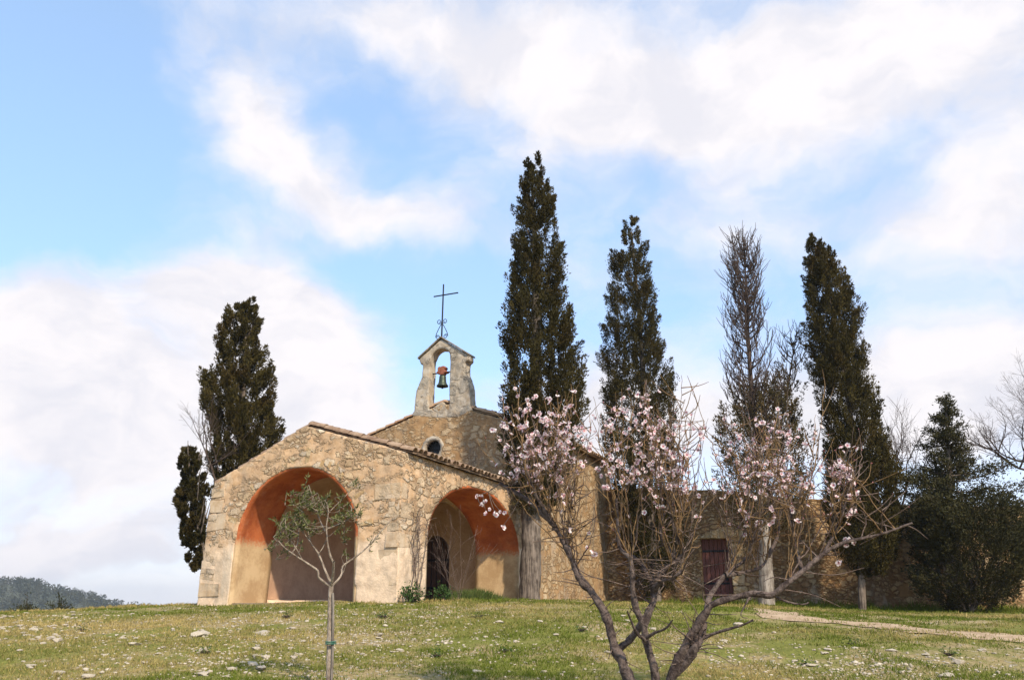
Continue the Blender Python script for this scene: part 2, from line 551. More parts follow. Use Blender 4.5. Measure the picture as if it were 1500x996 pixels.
M_dark = mat_noise('dark_glass', (.010, .010, .011), (.02, .02, .02), 5, .35, 0)
M_door = mat_noise('door_paint', (.125, .045, .036), (.185, .075, .058), 6, .75, .4, .01, stretch=(4, 4, .25))
M_doorn = mat_noise('old_door_wood', (.055, .03, .02), (.09, .05, .035), 6, .8, .4, .01, stretch=(4, 4, .25))
M_floor = mat_noise('porch_floor', (.22, .16, .10), (.32, .24, .16), 4, .9, .4, .02)
M_rock = mat_noise('limestone', (.33, .27, .19), (.54, .46, .36), 9, .9, .6, .02)


def mat_render_room():
    m, t = new_mat('porch_room_plaster')
    oc = t.n('ShaderNodeTexCoord').outputs['Object']
    n1 = t.noise(oc, 2.2, 6, .6).outputs['Fac']
    n2 = t.noise(oc, 18, 5, .6).outputs['Fac']
    f = t.m('ADD', t.m('MULTIPLY', n1, .75), t.m('MULTIPLY', n2, .25))
    beige = t.mix(t.step(f, .36, .62), (.42, .27, .14), (.58, .41, .235))
    red = t.mix(t.step(f, .36, .62), (.34, .082, .028), (.50, .145, .05))
    z = t.n('ShaderNodeSeparateXYZ', {0: oc}).outputs[2]
    zz = t.m('ADD', z, t.m('ADD', t.m('MULTIPLY', t.m('SUBTRACT', n2, .5), .45), t.m('MULTIPLY', t.m('SUBTRACT', n1, .5), .25)))
    red = t.mix(t.m('MULTIPLY', t.step(t.noise(t.v('ADD', oc, (4., 2., 7.)), 3.0, 6, .7).outputs['Fac'], .52, .70), .28), red, (.56, .28, .15))
    col = t.mix(t.step(zz, 1.28, 1.52), beige, red)
    col = t.mix(t.m('MULTIPLY', t.step(t.noise(t.v('MULTIPLY', oc, (1, 1, .4)), 2.6, 6, .7).outputs['Fac'], .52, .70), .5), col, t.mix(1.0, col, (.62, .58, .54), 'MULTIPLY'))
    bp = t.n('ShaderNodeBump', {'Height': f, 'Strength': .4, 'Distance': .02}).outputs[0]
    finish(t, col, .92, bp, spec=.15)
    return m


M_room = mat_render_room()
M_room_low = mat_noise('facade_plaster', (.36, .23, .13), (.50, .345, .21), 2.2, .92, .4, .02)
M_inner = mat_noise('inner_brown_plaster', (.40, .24, .15), (.52, .33, .21), 2.5, .92, .3, .02)

# ------------------------------------------------------------------ chapel
TH = math.radians(23.5)
EW = np.array([-math.cos(TH), math.sin(TH)])
ES = np.array([math.sin(TH), math.cos(TH)])
O2 = np.array([-170 / 1265 * 20.0, 20.0])     # near corner of the porch, design units


def L(w_, s_, z_):
    return (-w_ * S, s_ * S, z_ * S)


def BW(w_, s_, z_=0):
    q = (O2 + w_ * EW + s_ * ES) * S
    return np.array([q[0], q[1], z_ * S])


def ray(x, y):
    d = P(x, y, 1.0)
    return d[:2], d[2]


def on_face(x, y, s_):
    """photo pixel -> (w, z) on the plane at depth s_ behind the porch front"""
    d, tz = ray(x, y)
    lam = (s_ + ES @ O2) / (ES @ d)
    return float(EW @ (lam * d - O2)), float(lam * tz)


def on_side(x, y, w_=0.0):
    d, tz = ray(x, y)
    lam = (w_ + EW @ O2) / (EW @ d)
    return float(ES @ (lam * d - O2)), float(lam * tz)


def prism(poly, fn, t0, t1):
    n = len(poly)
    v = [fn(a, b, t0) for a, b in poly] + [fn(a, b, t1) for a, b in poly]
    f = [tuple(range(n)), tuple(range(2 * n - 1, n - 1, -1))]
    f += [(i, i + n, (i + 1) % n + n, (i + 1) % n) for i in range(n)]
    return fix_normals(py_mesh('prism', v, f))


FACE = lambda a, b, t_: L(a, t_, b)       # polygon in (w,z), extruded along s
SIDE = lambda a, b, t_: L(t_, a, b)       # polygon in (s,z), extruded along w


def carve(base, cutters, voxel=.05, disp=.03, dscale=1.6, fine=.012):
    ob = bpy.data.objects.new('tmp', base)
    COL.objects.link(ob)
    cs = []
    for c in cutters:
        co = bpy.data.objects.new('tmpc', c)
        COL.objects.link(co)
        md = ob.modifiers.new('b', 'BOOLEAN')
        md.operation = 'DIFFERENCE'
        md.solver = 'EXACT'
        md.object = co
        cs.append(co)
    md = ob.modifiers.new('r', 'REMESH')
    md.mode = 'VOXEL'
    md.voxel_size = voxel
    dg = bpy.context.evaluated_depsgraph_get()
    dg.update()
    me = bpy.data.meshes.new_from_object(ob.evaluated_get(dg))
    for o in [ob] + cs:
        bpy.data.objects.remove(o)
    n = len(me.vertices)
    co = np.empty(n * 3, np.float32)
    me.vertices.foreach_get('co', co)
    no = np.empty(n * 3, np.float32)
    me.vertices.foreach_get('normal', no)
    co, no = co.reshape(-1, 3).astype(float), no.reshape(-1, 3)
    # ease the voxel corners, then roughen
    d = (fbm(co, dscale, 3) - .5) * 2 * disp + (fbm(co, 7.5, 2) - .5) * 2 * fine
    co = co + no * d[:, None]
    me.vertices.foreach_set('co', co.astype(np.float32).ravel())
    me.materials.clear()
    me.update()
    me.polygons.foreach_set('use_smooth', np.ones(len(me.polygons), dtype=bool))
    return me


def arch(c, half, spring, rise, bottom, n=24, jamb_flare=0.0):
    pts = [(c + half + jamb_flare, bottom)]
    for i in range(n + 1):
        a = math.pi * i / n
        pts.append((c + half * math.cos(a), spring + rise * math.sin(a)))
    pts.append((c - half - jamb_flare, bottom))
    return pts


SN = 7.9        # depth of the nave front behind the porch front
chapel = thing('chapel', 'small ochre stone chapel with red-vaulted arched porch, tiled roofs and a bell gable', 'chapel', BW(0, 0), -TH)

FA = dict(c=3.08, half=1.82, spring=1.60, rise=1.82)
SA = dict(c=4.33, half=2.92, spring=1.68, rise=1.56)
APEX, EAVE_R, EAVE_L = (3.0, 4.56), (0.0, 3.66), (5.92, 3.22)
porch_poly = [(6.08, -.8), (6.0, 1.2), EAVE_L, APEX, EAVE_R, (0.0, 1.5), (-.03, -.8)]
room = [(5.15, .2), (5.15, 2.0)] + [(3.3 + 1.85 * math.cos(a), 2.0 + 1.85 * math.sin(a)) for a in np.linspace(0, math.pi, 17)[1:-1]] + [(1.45, 2.0), (1.45, .2)]


def grow_arch(A, g):
    return dict(c=A['c'], half=A['half'] + g, spring=A['spring'], rise=A['rise'] + g)


LIN = .05
me = carve(prism(porch_poly, FACE, 0, SN + .1),
           [prism(room, FACE, 1.4, SN + .3), prism(arch(**grow_arch(FA, LIN), bottom=.0, jamb_flare=.05), FACE, -.6, 1.7),
            prism(arch(**grow_arch(SA, LIN), bottom=.0), SIDE, -.6, 1.8)], .05, .022, 1.3)
me.materials.append(M_porch)
link('porch_wall', me, chapel)


def lining(A, fn, t0, t1, flare, name, bottom=-.3, jag=.0):
    """plaster skin lining an arch: a shell of real thickness"""
    inn = arch(**A, bottom=bottom, n=36, jamb_flare=flare)
    out = arch(**grow_arch(A, LIN + .06), bottom=bottom, n=36, jamb_flare=flare)
    inn = [(a, b) for a, b in inn]
    N = len(inn)
    dense_i, dense_o = [], []
    for k in range(N - 1):
        m_ = 8 if k in (0, N - 2) else 2
        for q in range(m_):
            f_ = q / m_
            dense_i.append(tuple(np.array(inn[k]) * (1 - f_) + np.array(inn[k + 1]) * f_))
            dense_o.append(tuple(np.array(out[k]) * (1 - f_) + np.array(out[k + 1]) * f_))
    dense_i.append(inn[-1])
    dense_o.append(out[-1])
    N = len(dense_i)
    K = 10
    v, f = [], []
    for ring in (dense_i, dense_o):
        for k in range(K + 1):
            tt = t0 + (t1 - t0) * k / K
            v += [fn(a, b, tt) for a, b in ring]
    v = np.array(v)
    nI = N * (K + 1)
    jit = (fbm(v, 2.3, 3) - .5) * .03
    v[:nI, 2] += jit[:nI] * .6
    v[:nI, 0] += jit[:nI] * .6
    for k in range(K):
        for i in range(N - 1):
            f.append((k * N + i, k * N + i + 1, (k + 1) * N + i + 1, (k + 1) * N + i))
            b = nI
            f.append((b + k * N + i, b + (k + 1) * N + i, b + (k + 1) * N + i + 1, b + k * N + i + 1))
    for i in range(N - 1):
        f.append((i, nI + i, nI + i + 1, i + 1))
        e = K * N
        f.append((e + i, e + i + 1, nI + e + i + 1, nI + e + i))
    me = fix_normals(py_mesh(name, v, f, M_room, True))
    return link(name, me, chapel)


lining(FA, FACE, .015, 1.46, .05, 'arch_lining')
lining(SA, SIDE, .015, 1.50, 0.0, 'arch_lining')
# brown plaster of the room behind the arches (shell just inside the carved room)
rp = [(a + (.0), b) for a, b in room]
sh = MB()
cx_, cz_ = 3.3, 1.8
rin = [(cx_ + (a - cx_) * .975, cz_ + (b - cz_) * .985) for a, b in room]
nr = len(rin)
for s0, s1 in ((1.52, SN - .06),):
    v = [L(a, s0, b) for a, b in rin] + [L(a, s1, b) for a, b in rin]
    f = [(i, i + 1, i + 1 + nr, i + nr) for i in range(nr - 1) if i < nr - 2 and min(rin[i][0], rin[i + 1][0]) > 2.3]
    sh.add(v, f)
    f = []
inner = sh.mesh('inner_plaster', M_inner)
o = link('inner_plaster', inner, chapel)
md = o.modifiers.new('s', 'SOLIDIFY')
md.thickness = .03
mo, mi = [], []
for q in np.linspace(0, 1, 49):
    if q < .25:
        u = q / .25
        mo.append((5.04, .1 + 1.88 * u))
        mi.append((3.9, .1 + 1.65 * u))
    elif q > .75:
        u = (1 - q) / .25
        mo.append((1.56, .1 + 1.88 * u))
        mi.append((2.74, .1 + 1.65 * u))
    else:
        a = math.pi * (q - .25) / .5
        mo.append((3.3 + 1.74 * math.cos(a), 1.98 + 1.74 * math.sin(a)))
        mi.append((3.32 + .58 * math.cos(a), 1.75 + .58 * math.sin(a)))
v = [L(a, SN - .10, b) for a, b in mo + mi] + [L(a, SN - .05, b) for a, b in mo + mi]
f = []
for k in range(48):
    f += [(k, k + 1, 50 + k, 49 + k), (98 + k, 147 + k, 148 + k, 99 + k), (49 + k, 50 + k, 148 + k, 147 + k), (k, 98 + k, 99 + k, k + 1)]
pm = fix_normals(py_mesh('facade_plaster', v, f))
pm.materials.append(M_room_low)
link('facade_plaster', pm, chapel)
fl = MB()
fl.box(L(5.1, .1, -.1), L(-.0, SN - .03, .12))
fl.v = [(a, b, c) for a, b, c in fl.v]
link('porch_floor', fix_normals(fl.mesh('porch_floor', M_floor)), chapel)

# nave
nav_c = 3.2
ap_w, ap_z = on_face(648, 590, SN)
le_w, le_z = on_face(545, 637, SN)
slope = (ap_z - le_z) / (le_w - ap_w)
HALF = 3.25
nav_c = ap_w
n_eave = ap_z - slope * HALF
nave_poly = [(nav_c + HALF, -.8), (nav_c + HALF, n_eave), (nav_c, ap_z - .03), (nav_c - HALF, n_eave), (nav_c - HALF, -.8)]
oc_w, oc_z = on_face(634, 657, SN)
OR = .33
circ = [(oc_w + OR * math.cos(a), oc_z + OR * math.sin(a)) for a in np.linspace(0, 2 * math.pi, 28, endpoint=False)]
NAVE_END = 17.6
me = carve(prism(nave_poly, FACE, SN, NAVE_END),
           [prism(circ, FACE, SN - .5, SN + .45), prism(arch(3.32, .58, 1.75, .58, -.2), FACE, SN - .5, SN + .3)], .06, .03, 1.2)
me.materials.append(M_nave)
link('nave_wall', me, chapel)
# nave facade inside the porch is plastered: thin plaster sheet
# oculus: stone ring, pane, bars
ring = MB()
n = 32
prof = [(OR - .02, -.012), (OR + .12, -.008), (OR + .12, .1), (OR - .02, .3)]
v, f = [], []
for i in range(n):
    a = 2 * math.pi * i / n
    for r_, q in prof:
        rr = r_ * (1 + .03 * math.sin(i * 2.7))
        v.append(L(oc_w + rr * math.cos(a), SN + q, oc_z + rr * math.sin(a)))
for i in range(n):
    for k in range(4):
        f.append((i * 4 + k, i * 4 + (k + 1) % 4, ((i + 1) % n) * 4 + (k + 1) % 4, ((i + 1) % n) * 4 + k))
ring.add(v, f)
win = link('round_window', fix_normals(ring.mesh('round_window', M_bell, True)), chapel)
pm = prism([(oc_w + (OR + .02) * math.cos(a), oc_z + (OR + .02) * math.sin(a)) for a in np.linspace(0, 2 * math.pi, 28, endpoint=False)], FACE, SN + .26, SN + .30)
pm.materials.append(M_dark)
link('pane', pm, win)
gr = MB()
for k in (-.16, 0, .16):
    gr.box(L(oc_w + k + .012, SN + .18, oc_z - OR), L(oc_w + k - .012, SN + .20, oc_z + OR))
    gr.box(L(oc_w + OR, SN + .205, oc_z + k - .012), L(oc_w - OR, SN + .222, oc_z + k + .012))
link('grille', gr.mesh('grille', M_iron), win)
# door into the nave
dm = prism(arch(3.32, .56, 1.75, .56, .19), FACE, SN + .12, SN + .2)
dm.materials.append(M_doorn)
dr = link('nave_door', dm, chapel)
bb = MB()
for k in range(-2, 3):
    bb.box(L(3.32 + k * .2 + .012, SN + .10, .2), L(3.32 + k * .2 - .012, SN + .118, 2.15))
for zz in (.6, 1.5):
    bb.box(L(3.85, SN + .09, zz), L(2.8, SN + .116, zz + .07))
link('strap_hinge', bb.mesh('strap_hinge', M_iron), dr)

# bell gable
def CZ(cx, cy):
    return (600 + cx / 4.742, 480 + cy / 4.742)


def poly7(pts):
    return [on_face(*CZ(a, b), SN) for a, b in pts]


bc_out = poly7([(14, 612), (33, 575), (38, 500), (42, 440), (66, 385), (86, 345), (92, 290), (94, 258), (76, 252), (70, 228), (72, 212), (150, 140), (222, 80), (310, 132), (405, 185), (406, 218), (402, 230), (386, 236),
                (384, 320), (398, 350), (414, 400), (419, 470), (424, 540), (436, 575), (330, 625), (200, 628), (100, 622)])
op = [(128, 575), (132, 500), (136, 400), (140, 340), (142, 260), (146, 225), (158, 190), (178, 163), (208, 146), (232, 143), (254, 152), (272, 166), (280, 190), (282, 260), (279, 360), (276, 460), (274, 585), (250, 535), (232, 512), (205, 522), (168, 552)]
bc_in = poly7(op)
CH = on_face(650, 585, SN)
BS0, BS1 = SN - .02, SN + .46
me = carve(prism(bc_out, FACE, BS0, BS1), [prism(bc_in, FACE, BS0 - .4, BS1 + .4)], .03, .022, 2.2, .012)
me.materials.append(M_bell)
bell_gable = link('bell_gable', me, chapel)
# thin coping slabs on the gable top
cp = MB()
pa, pb, pc = [on_face(*CZ(*q), SN) for q in ((62, 222), (222, 74), (412, 190))]
for p, q in ((pa, pb), (pb, pc)):
    th = .07
    m_ = [(p[0], p[1]), (q[0], q[1]), (q[0], q[1] + th), (p[0], p[1] + th)]
    v = [L(a, BS0 - .07, b) for a, b in m_] + [L(a, BS1 + .07, b) for a, b in m_]
    cp.add(v, [(0, 1, 2, 3), (7, 6, 5, 4), (0, 4, 5, 1), (1, 5, 6, 2), (2, 6, 7, 3), (3, 7, 4, 0)])
link('coping', bevel(fix_normals(cp.mesh('coping', M_cope)), .012, 1), bell_gable)

# cross with scrolls
cs = Tubes()
SM = SN + .22
base = on_face(*CZ(222, 80), SM)
top = on_face(653.5, 416, SM)
def FL(q, s_=SM):
    return np.array(L(q[0], s_, q[1]))
q0, q1 = FL((base[0], base[1] - .05)), FL((base[0] - .02, top[1]))
cs.add(np.array([q0, (q0 + q1) / 2, q1]), .026, .022, 8)
a0, a1 = FL(on_face(635.5, 435, SM)), FL(on_face(671, 428.5, SM))
zc = (a0[2] + a1[2]) / 2
a0[2] = a1[2] = zc
cs.add(np.array([a0, (a0 + a1) / 2, a1]), .021, .021, 8)
cross = link('cross', cs.mesh('cross', M_iron), chapel)
sc_ = Tubes()
zb = q0[2] + .02
for sg in (-1, 1):
    for turn, (bx_, bz_, rad) in enumerate(((.10, .62, .085), (.14, .10, .075))):
        a = np.linspace(0, 2 * math.pi * 1.3, 26)
        r_ = rad * (1 - .62 * a / a[-1])
        xs = q0[0] + sg * (bx_ + r_ * np.cos(a + (math.pi if turn == 0 else .5)))
        zs = zb + bz_ + r_ * np.sin(a + (math.pi if turn == 0 else .5))
        sc_.add(np.column_stack([xs, np.full(26, q0[1]), zs]), .012, .010, 6)
    xs = q0[0] + sg * np.array([.02, .09, .19, .215])
    sc_.add(resample(np.column_stack([xs, np.full(4, q0[1]), zb + np.array([.54, .42, .22, .10])]), .05), .012, .012, 6)
link('scrolls', sc_.mesh('scrolls', M_iron), cross)

# bell: hangs in the gable, a thing of its own
by_w, by_z = on_face(*CZ(230, 330), SM)
def world_local(q):
    c_, s_ = math.cos(-TH), math.sin(-TH)
    b = BW(0, 0)
    return np.array([b[0] + q[0] * c_ - q[1] * s_, b[1] + q[0] * s_ + q[1] * c_, q[2]])
bw0 = world_local(L(by_w, SM, by_z))
bell = thing('bell', 'small dark bronze bell hanging from a red-brown yoke in the bell gable', 'bell', bw0, -TH)
px = 29.3 / 1200 * S      # metres per photo pixel there
lathe = [(.0, 0), (4, -.5), (5.0, -2), (5.2, -6), (5.6, -10), (6.6, -13.5), (8.6, -16), (8.8, -17.6), (7.6, -17.2), (5.0, -13), (4.4, -4), (0, -2.5)]
v, f = [], []
N = 28
for r_, h_ in lathe:
    for k in range(N):
        a = 2 * math.pi * k / N
        v.append((r_ * px * math.cos(a), r_ * px * math.sin(a), h_ * px))
for i in range(len(lathe) - 1):
    for k in range(N):
        f.append((i * N + k, i * N + (k + 1) % N, (i + 1) * N + (k + 1) % N, (i + 1) * N + k))
link('bell_body', py_mesh('bell_body', v, f, M_bronze, True), bell)
yk = prism([(a * px / 1, b * px) for a, b in ((-8.4, 2.5), (-8.4, 5.0), (-6.5, 5.4), (-6.8, 11), (-4, 13), (-2, 12), (1.5, 13.2), (5.2, 12.6), (6.6, 9.5), (4.4, 8), (5.4, 5.6), (8.6, 5.2), (8.6, 2.8), (4, 2.2), (3.4, -.2), (-3.6, -.2), (-4, 2.2))],
           lambda a, b, t_: (a, t_, b), -.10, .10)
yk.materials.append(M_yoke)
link('yoke', bevel(yk, .012, 1), bell)
ax = Tubes()
ax.add(np.array([(-.36, 0, 3.8 * px), (0, 0, 3.8 * px), (.36, 0, 3.8 * px)]), .02, .02, 8)
link('axle', ax.mesh('axle', M_iron), bell)
clp = Tubes()
clp.add(np.array([(0, 0, -3 * px), (0, 0, -12 * px), (0, 0, -18 * px), (0, 0, -20.5 * px)]), .012, .03, 8)
link('clapper', clp.mesh('clapper', M_iron), bell)


# tiled roofs: overlapping barrel tiles on a bed
def tile_slope(mb, bed, ridge, eave, s0, s1, over=.22, pitch=.25, seed=1):
    r_ = random.Random(seed)
    wr, zr = ridge
    we, ze = eave
    dv = np.array([we - wr, ze - zr])
    ln = np.linalg.norm(dv)
    dv /= ln
    nv = np.array([-dv[1], dv[0]])
    if nv[1] < 0:
        nv = -nv
    tot = ln + over
    # bed slab
    q = [np.array([wr, zr]) + nv * .02, np.array([wr, zr]) + dv * tot + nv * .02]
    q += [q[1] + nv * .03, q[0] + nv * .03]
    v = [L(a, s0, b) for a, b in q] + [L(a, s1, b) for a, b in q]
    bed.add(v, [(0, 1, 2, 3), (7, 6, 5, 4), (0, 4, 5, 1), (1, 5, 6, 2), (2, 6, 7, 3), (3, 7, 4, 0)])
    nc = int(round((s1 - s0) / pitch))
    rows = max(3, int(tot / .38))
    for i in range(nc + 1):
        sc = s0 + (s1 - s0) * i / nc
        for k in range(rows):
            d0 = tot * k / rows - .05
            d1 = tot * (k + 1) / rows + .05 + (r_.uniform(-.03, .05) if k == rows - 1 else 0)
            ra, rb = .105, .125
            la, lb = .09, .115
            js = r_.uniform(-.018, .018)
            v = []
            for d, rad, lift in ((d0, ra, la), (d1, rb, lb)):
                lift += r_.uniform(-.008, .012)
                for rr in (rad, rad - .02):
                    for a in np.linspace(0, math.pi, 7):
                        pt = np.array([wr, zr]) + dv * d + nv * (lift - .03 + rr * .85 * math.sin(a))
                        v.append(L(pt[0], sc + js + rr * math.cos(a), pt[1]))
            f = []
            for a in range(6):
                f += [(a, a + 1, 14 + a + 1, 14 + a), (7 + a, 21 + a, 21 + a + 1, 7 + a + 1), (14 + a, 14 + a + 1, 21 + a + 1, 21 + a), (a, 7 + a, 7 + a + 1, a + 1)]
            f += [(0, 14, 21, 7), (6, 13, 27, 20)]
            mb.add(v, f)


def ridge_tiles(mb, w0, z0, s0, s1):
    n_ = int((s1 - s0) / .42)
    for k in range(n_):
        a0 = s0 + (s1 - s0) * k / n_ - .03
        a1 = s0 + (s1 - s0) * (k + 1) / n_ + .03
        v = []
        for s_, rad in ((a0, .13), (a1, .15)):
            for rr in (rad, rad - .025):
                for a in np.linspace(0, math.pi, 7):
                    v.append(L(w0 + rr * math.cos(a), s_, z0 + .07 + rr * .8 * math.sin(a)))
        f = []
        for a in range(6):
            f += [(a, a + 1, 14 + a + 1, 14 + a), (7 + a, 21 + a, 21 + a + 1, 7 + a + 1), (14 + a, 14 + a + 1, 21 + a + 1, 21 + a), (a, 7 + a, 7 + a + 1, a + 1)]
        mb.add(v, f)


rb, tl = MB(), MB()
tile_slope(tl, rb, APEX, EAVE_R, .30, SN - .02, .13, seed=3)
tile_slope(tl, rb, APEX, EAVE_L, .34, SN - .02, .06, seed=4)
ridge_tiles(tl, *APEX, .3, SN)
rf = link('porch_roof', fix_normals(rb.mesh('porch_roof', M_tile_d)), chapel)
link('tiles', fix_normals(tl.mesh('tiles', M_tile_d, False)), rf)
rb, tl = MB(), MB()
NA, NR, NL = (nav_c, ap_z), (nav_c - HALF, n_eave), (nav_c + HALF, n_eave)
tile_slope(tl, rb, NA, NR, SN + .17, NAVE_END + .1, .26, seed=5)
tile_slope(tl, rb, NA, NL, SN + .17, NAVE_END + .1, .2, seed=6)
ridge_tiles(tl, *NA, SN + .8, NAVE_END + .1)
rf = link('nave_roof', fix_normals(rb.mesh('nave_roof', M_tile)), chapel)
link('tiles', fix_normals(tl.mesh('tiles', M_tile, False)), rf)


# corner stones and arch stones, each course slightly proud of the wall
def corner_stone(*a):
    mb = MB()
    rough_block(mb, *a)
    link('corner_stone', bevel(fix_normals(mb.mesh('corner_stone', M_quoin)), .03, 2), chapel)


def rough_block(mb, fn, a0, a1, z0, z1, t0, t1, r_):
    j = lambda: r_.uniform(-.035, .035)
    c = [(a0 + j(), z0 + j()), (a1 + j(), z0 + j()), (a1 + j(), z1 + j()), (a0 + j(), z1 + j())]
    v = [fn(a, b, t0) for a, b in c] + [fn(a, b, t1) for a, b in c]
    mb.add(v, [(0, 1, 2, 3), (7, 6, 5, 4), (0, 4, 5, 1), (1, 5, 6, 2), (2, 6, 7, 3), (3, 7, 4, 0)])


rq = random.Random(11)
z_ = .25
while z_ < 2.9:
    h_ = rq.uniform(.32, .52)
    wl = rq.uniform(.45, .95)
    edge_w = 6.02 - .03 * z_
    corner_stone(FACE, edge_w - wl, edge_w + .012, z_ + .01, z_ + h_ - .01, -rq.uniform(.0, .02), .5, rq)
    z_ += h_
for (x0, y0, x1, y1) in ((582, 777, 611, 805),):
    s0_, zt_ = on_side(x0 + 2, y0)
    s1_, zb_ = on_side(x1, y1)
    corner_stone(SIDE, s0_, s1_, zb_, zt_, -.008, .4, rq)
z_ = .1
while z_ < 3.3:
    h_ = rq.uniform(.30, .5)
    if rq.random() < .62:
        fw, sw = (rq.uniform(.5, .8), rq.uniform(.25, .4)) if rq.random() < .5 else (rq.uniform(.25, .4), rq.uniform(.45, .75))
        mb = MB()
        j_ = lambda: rq.uniform(-.06, .06)
        pr_ = rq.uniform(-.004, .006)
        pl = [(-pr_, -pr_), (fw + j_(), -pr_), (fw + j_(), .3), (.3, .3), (.3, sw + j_()), (-pr_, sw + j_())]
        v = [L(a, b, z_ + .012 + j_() * .3) for a, b in pl] + [L(a, b, z_ + h_ - .012 + j_() * .3) for a, b in pl]
        mb.add(v, [tuple(range(6)), tuple(range(11, 5, -1))] + [(i, i + 6, (i + 1) % 6 + 6, (i + 1) % 6) for i in range(6)])
        link('corner_stone', bevel(fix_normals(mb.mesh('corner_stone', M_quoin)), .03, 2), chapel)
    z_ += h_
for s0_, s1_, z0_, z1_ in ((1.02, 1.35, 1.45, 1.75), (.78, 1.34, .25, .62)):
    corner_stone(SIDE, s0_, s1_, z0_, z1_, -.012, .4, rq)
na = 27
for i in range(na):
    a0 = math.pi * (i + .06) / na
    a1 = math.pi * (i + .94) / na
    if rq.random() < (.2 if i > na * .45 else .55):
        continue
    r0 = FA['half'] + LIN + .03 + rq.uniform(0, .05)
    r1 = r0 + rq.uniform(.20, .5)
    c = []
    for rr, aa in ((r0, a0), (r0, a1), (r1, a1 - .01), (r1, a0 + .01)):
        aa += rq.uniform(-.018, .018)
        rr += rq.uniform(-.04, .04)
        c.append((FA['c'] + rr * math.cos(aa), FA['spring'] + rr * math.sin(aa)))
    pr_ = rq.uniform(-.018, .004)
    v = [FACE(a, b, pr_) for a, b in c] + [FACE(a, b, .3) for a, b in c]
    vb = MB()
    vb.add(v, [(0, 1, 2, 3), (7, 6, 5, 4), (0, 4, 5, 1), (1, 5, 6, 2), (2, 6, 7, 3), (3, 7, 4, 0)])
    link('arch_stone', bevel(fix_normals(vb.mesh('arch_stone', M_vous)), .04, 3), chapel)

# ------------------------------------------------------------------ enclosure wall with a door
WA = BW(-.05, 16.6)[:2] + np.array([-.3, .1])
WB = P(1640, 890, 26.6)[:2]
wd = (WB - WA) / np.linalg.norm(WB - WA)
wn = np.array([wd[1], -wd[0]])         # towards the camera
wrot = math.atan2(wd[1], wd[0])
WLEN = np.linalg.norm(WB - WA)
swall = thing('stone_wall', 'long rough rubble stone wall with a brown door, behind the cypresses', 'wall', (WA[0], WA[1], 0), wrot)


def on_wall(x, y):
    d, tz = ray(x, y)
    lam = (wn @ WA) / (wn @ d)
    return float(wd @ (lam * d - WA)), float(lam * tz)


WF = lambda a, b, t_: (a, t_, b)       # local: x along, y away from camera, z up
tops = [on_wall(x, y) for x, y in ((1000, 716), (1120, 722), (1230, 733), (1330, 739), (1420, 742), (1500, 744), (1620, 748))]
d0, dz1 = on_wall(1026, 787)
d1, dz0 = on_wall(1077, 893)
poly = [(0, -1.2), (WLEN, -1.2)] + [(a, b) for a, b in reversed(tops)] + [(0, tops[0][1] + .1)]
dense = []
for k, (a, b) in enumerate(poly):
    dense.append((a, b))
    nx = poly[(k + 1) % len(poly)]
    if k >= 1 and b > 1 and nx[1] > 1:
        for q in np.linspace(0, 1, 8)[1:-1]:
            dense.append((a + (nx[0] - a) * q, b + (nx[1] - b) * q + rq.uniform(-.06, .05)))
me = carve(prism(dense, WF, 0, .6), [prism([(d0, -2), (d1, -2), (d1, dz1), (d0, dz1)], WF, -.5, .38)], .06, .05, 1.1, .03)
me.materials.append(M_encl)
link('masonry', me, swall)
db = MB()
npl = 7
for k in range(npl):
    a0 = d0 - .02 + (d1 - d0 + .04) * k / npl
    a1 = d0 - .02 + (d1 - d0 + .04) * (k + 1) / npl
    db.box((a0 + .006, .22, dz0 - .3), (a1 - .006, .27 + .004 * (k % 2), dz1 + .03))
wdoor = link('door', bevel(db.mesh('door', M_door), .006, 1), swall)
hb = MB()
for zz in (.35, .8):
    hb.box((d0 + .02, .195, dz0 + (dz1 - dz0) * zz), (d1 - .1, .216, dz0 + (dz1 - dz0) * zz + .06))
hb.box((d1 - .22, .16, dz0 + .95), (d1 - .14, .216, dz0 + 1.12))
link('hinge', hb.mesh('hinge', M_iron), wdoor)
lt = [on_wall(x, y) for x, y in ((1022, 789), (1034, 781), (1062, 771), (1088, 775), (1094, 788))]
lm = prism(lt, WF, -.10, .3)
lm.materials.append(M_vous)
link('lintel', bevel(lm, .02, 2), swall)
jb = MB()
zj = dz0 - .3
while zj < dz1 - .15:
    h_ = min(rq.uniform(.3, .6), dz1 - zj)
    c = [(d1 + .0 + rq.uniform(-.02, .02), zj), (d1 + .40 + rq.uniform(-.08, .1), zj), (d1 + .4 + rq.uniform(-.08, .1), zj + h_ - .03), (d1 + rq.uniform(-.02, .02), zj + h_ - .03)]
    v = [WF(a, b, -.07) for a, b in c] + [WF(a, b, .3) for a, b in c]
    jb.add(v, [(0, 1, 2, 3), (7, 6, 5, 4), (0, 4, 5, 1), (1, 5, 6, 2), (2, 6, 7, 3), (3, 7, 4, 0)])
    zj += h_
link('door_jamb', bevel(fix_normals(jb.mesh('door_jamb', M_vous)), .02, 2), swall)

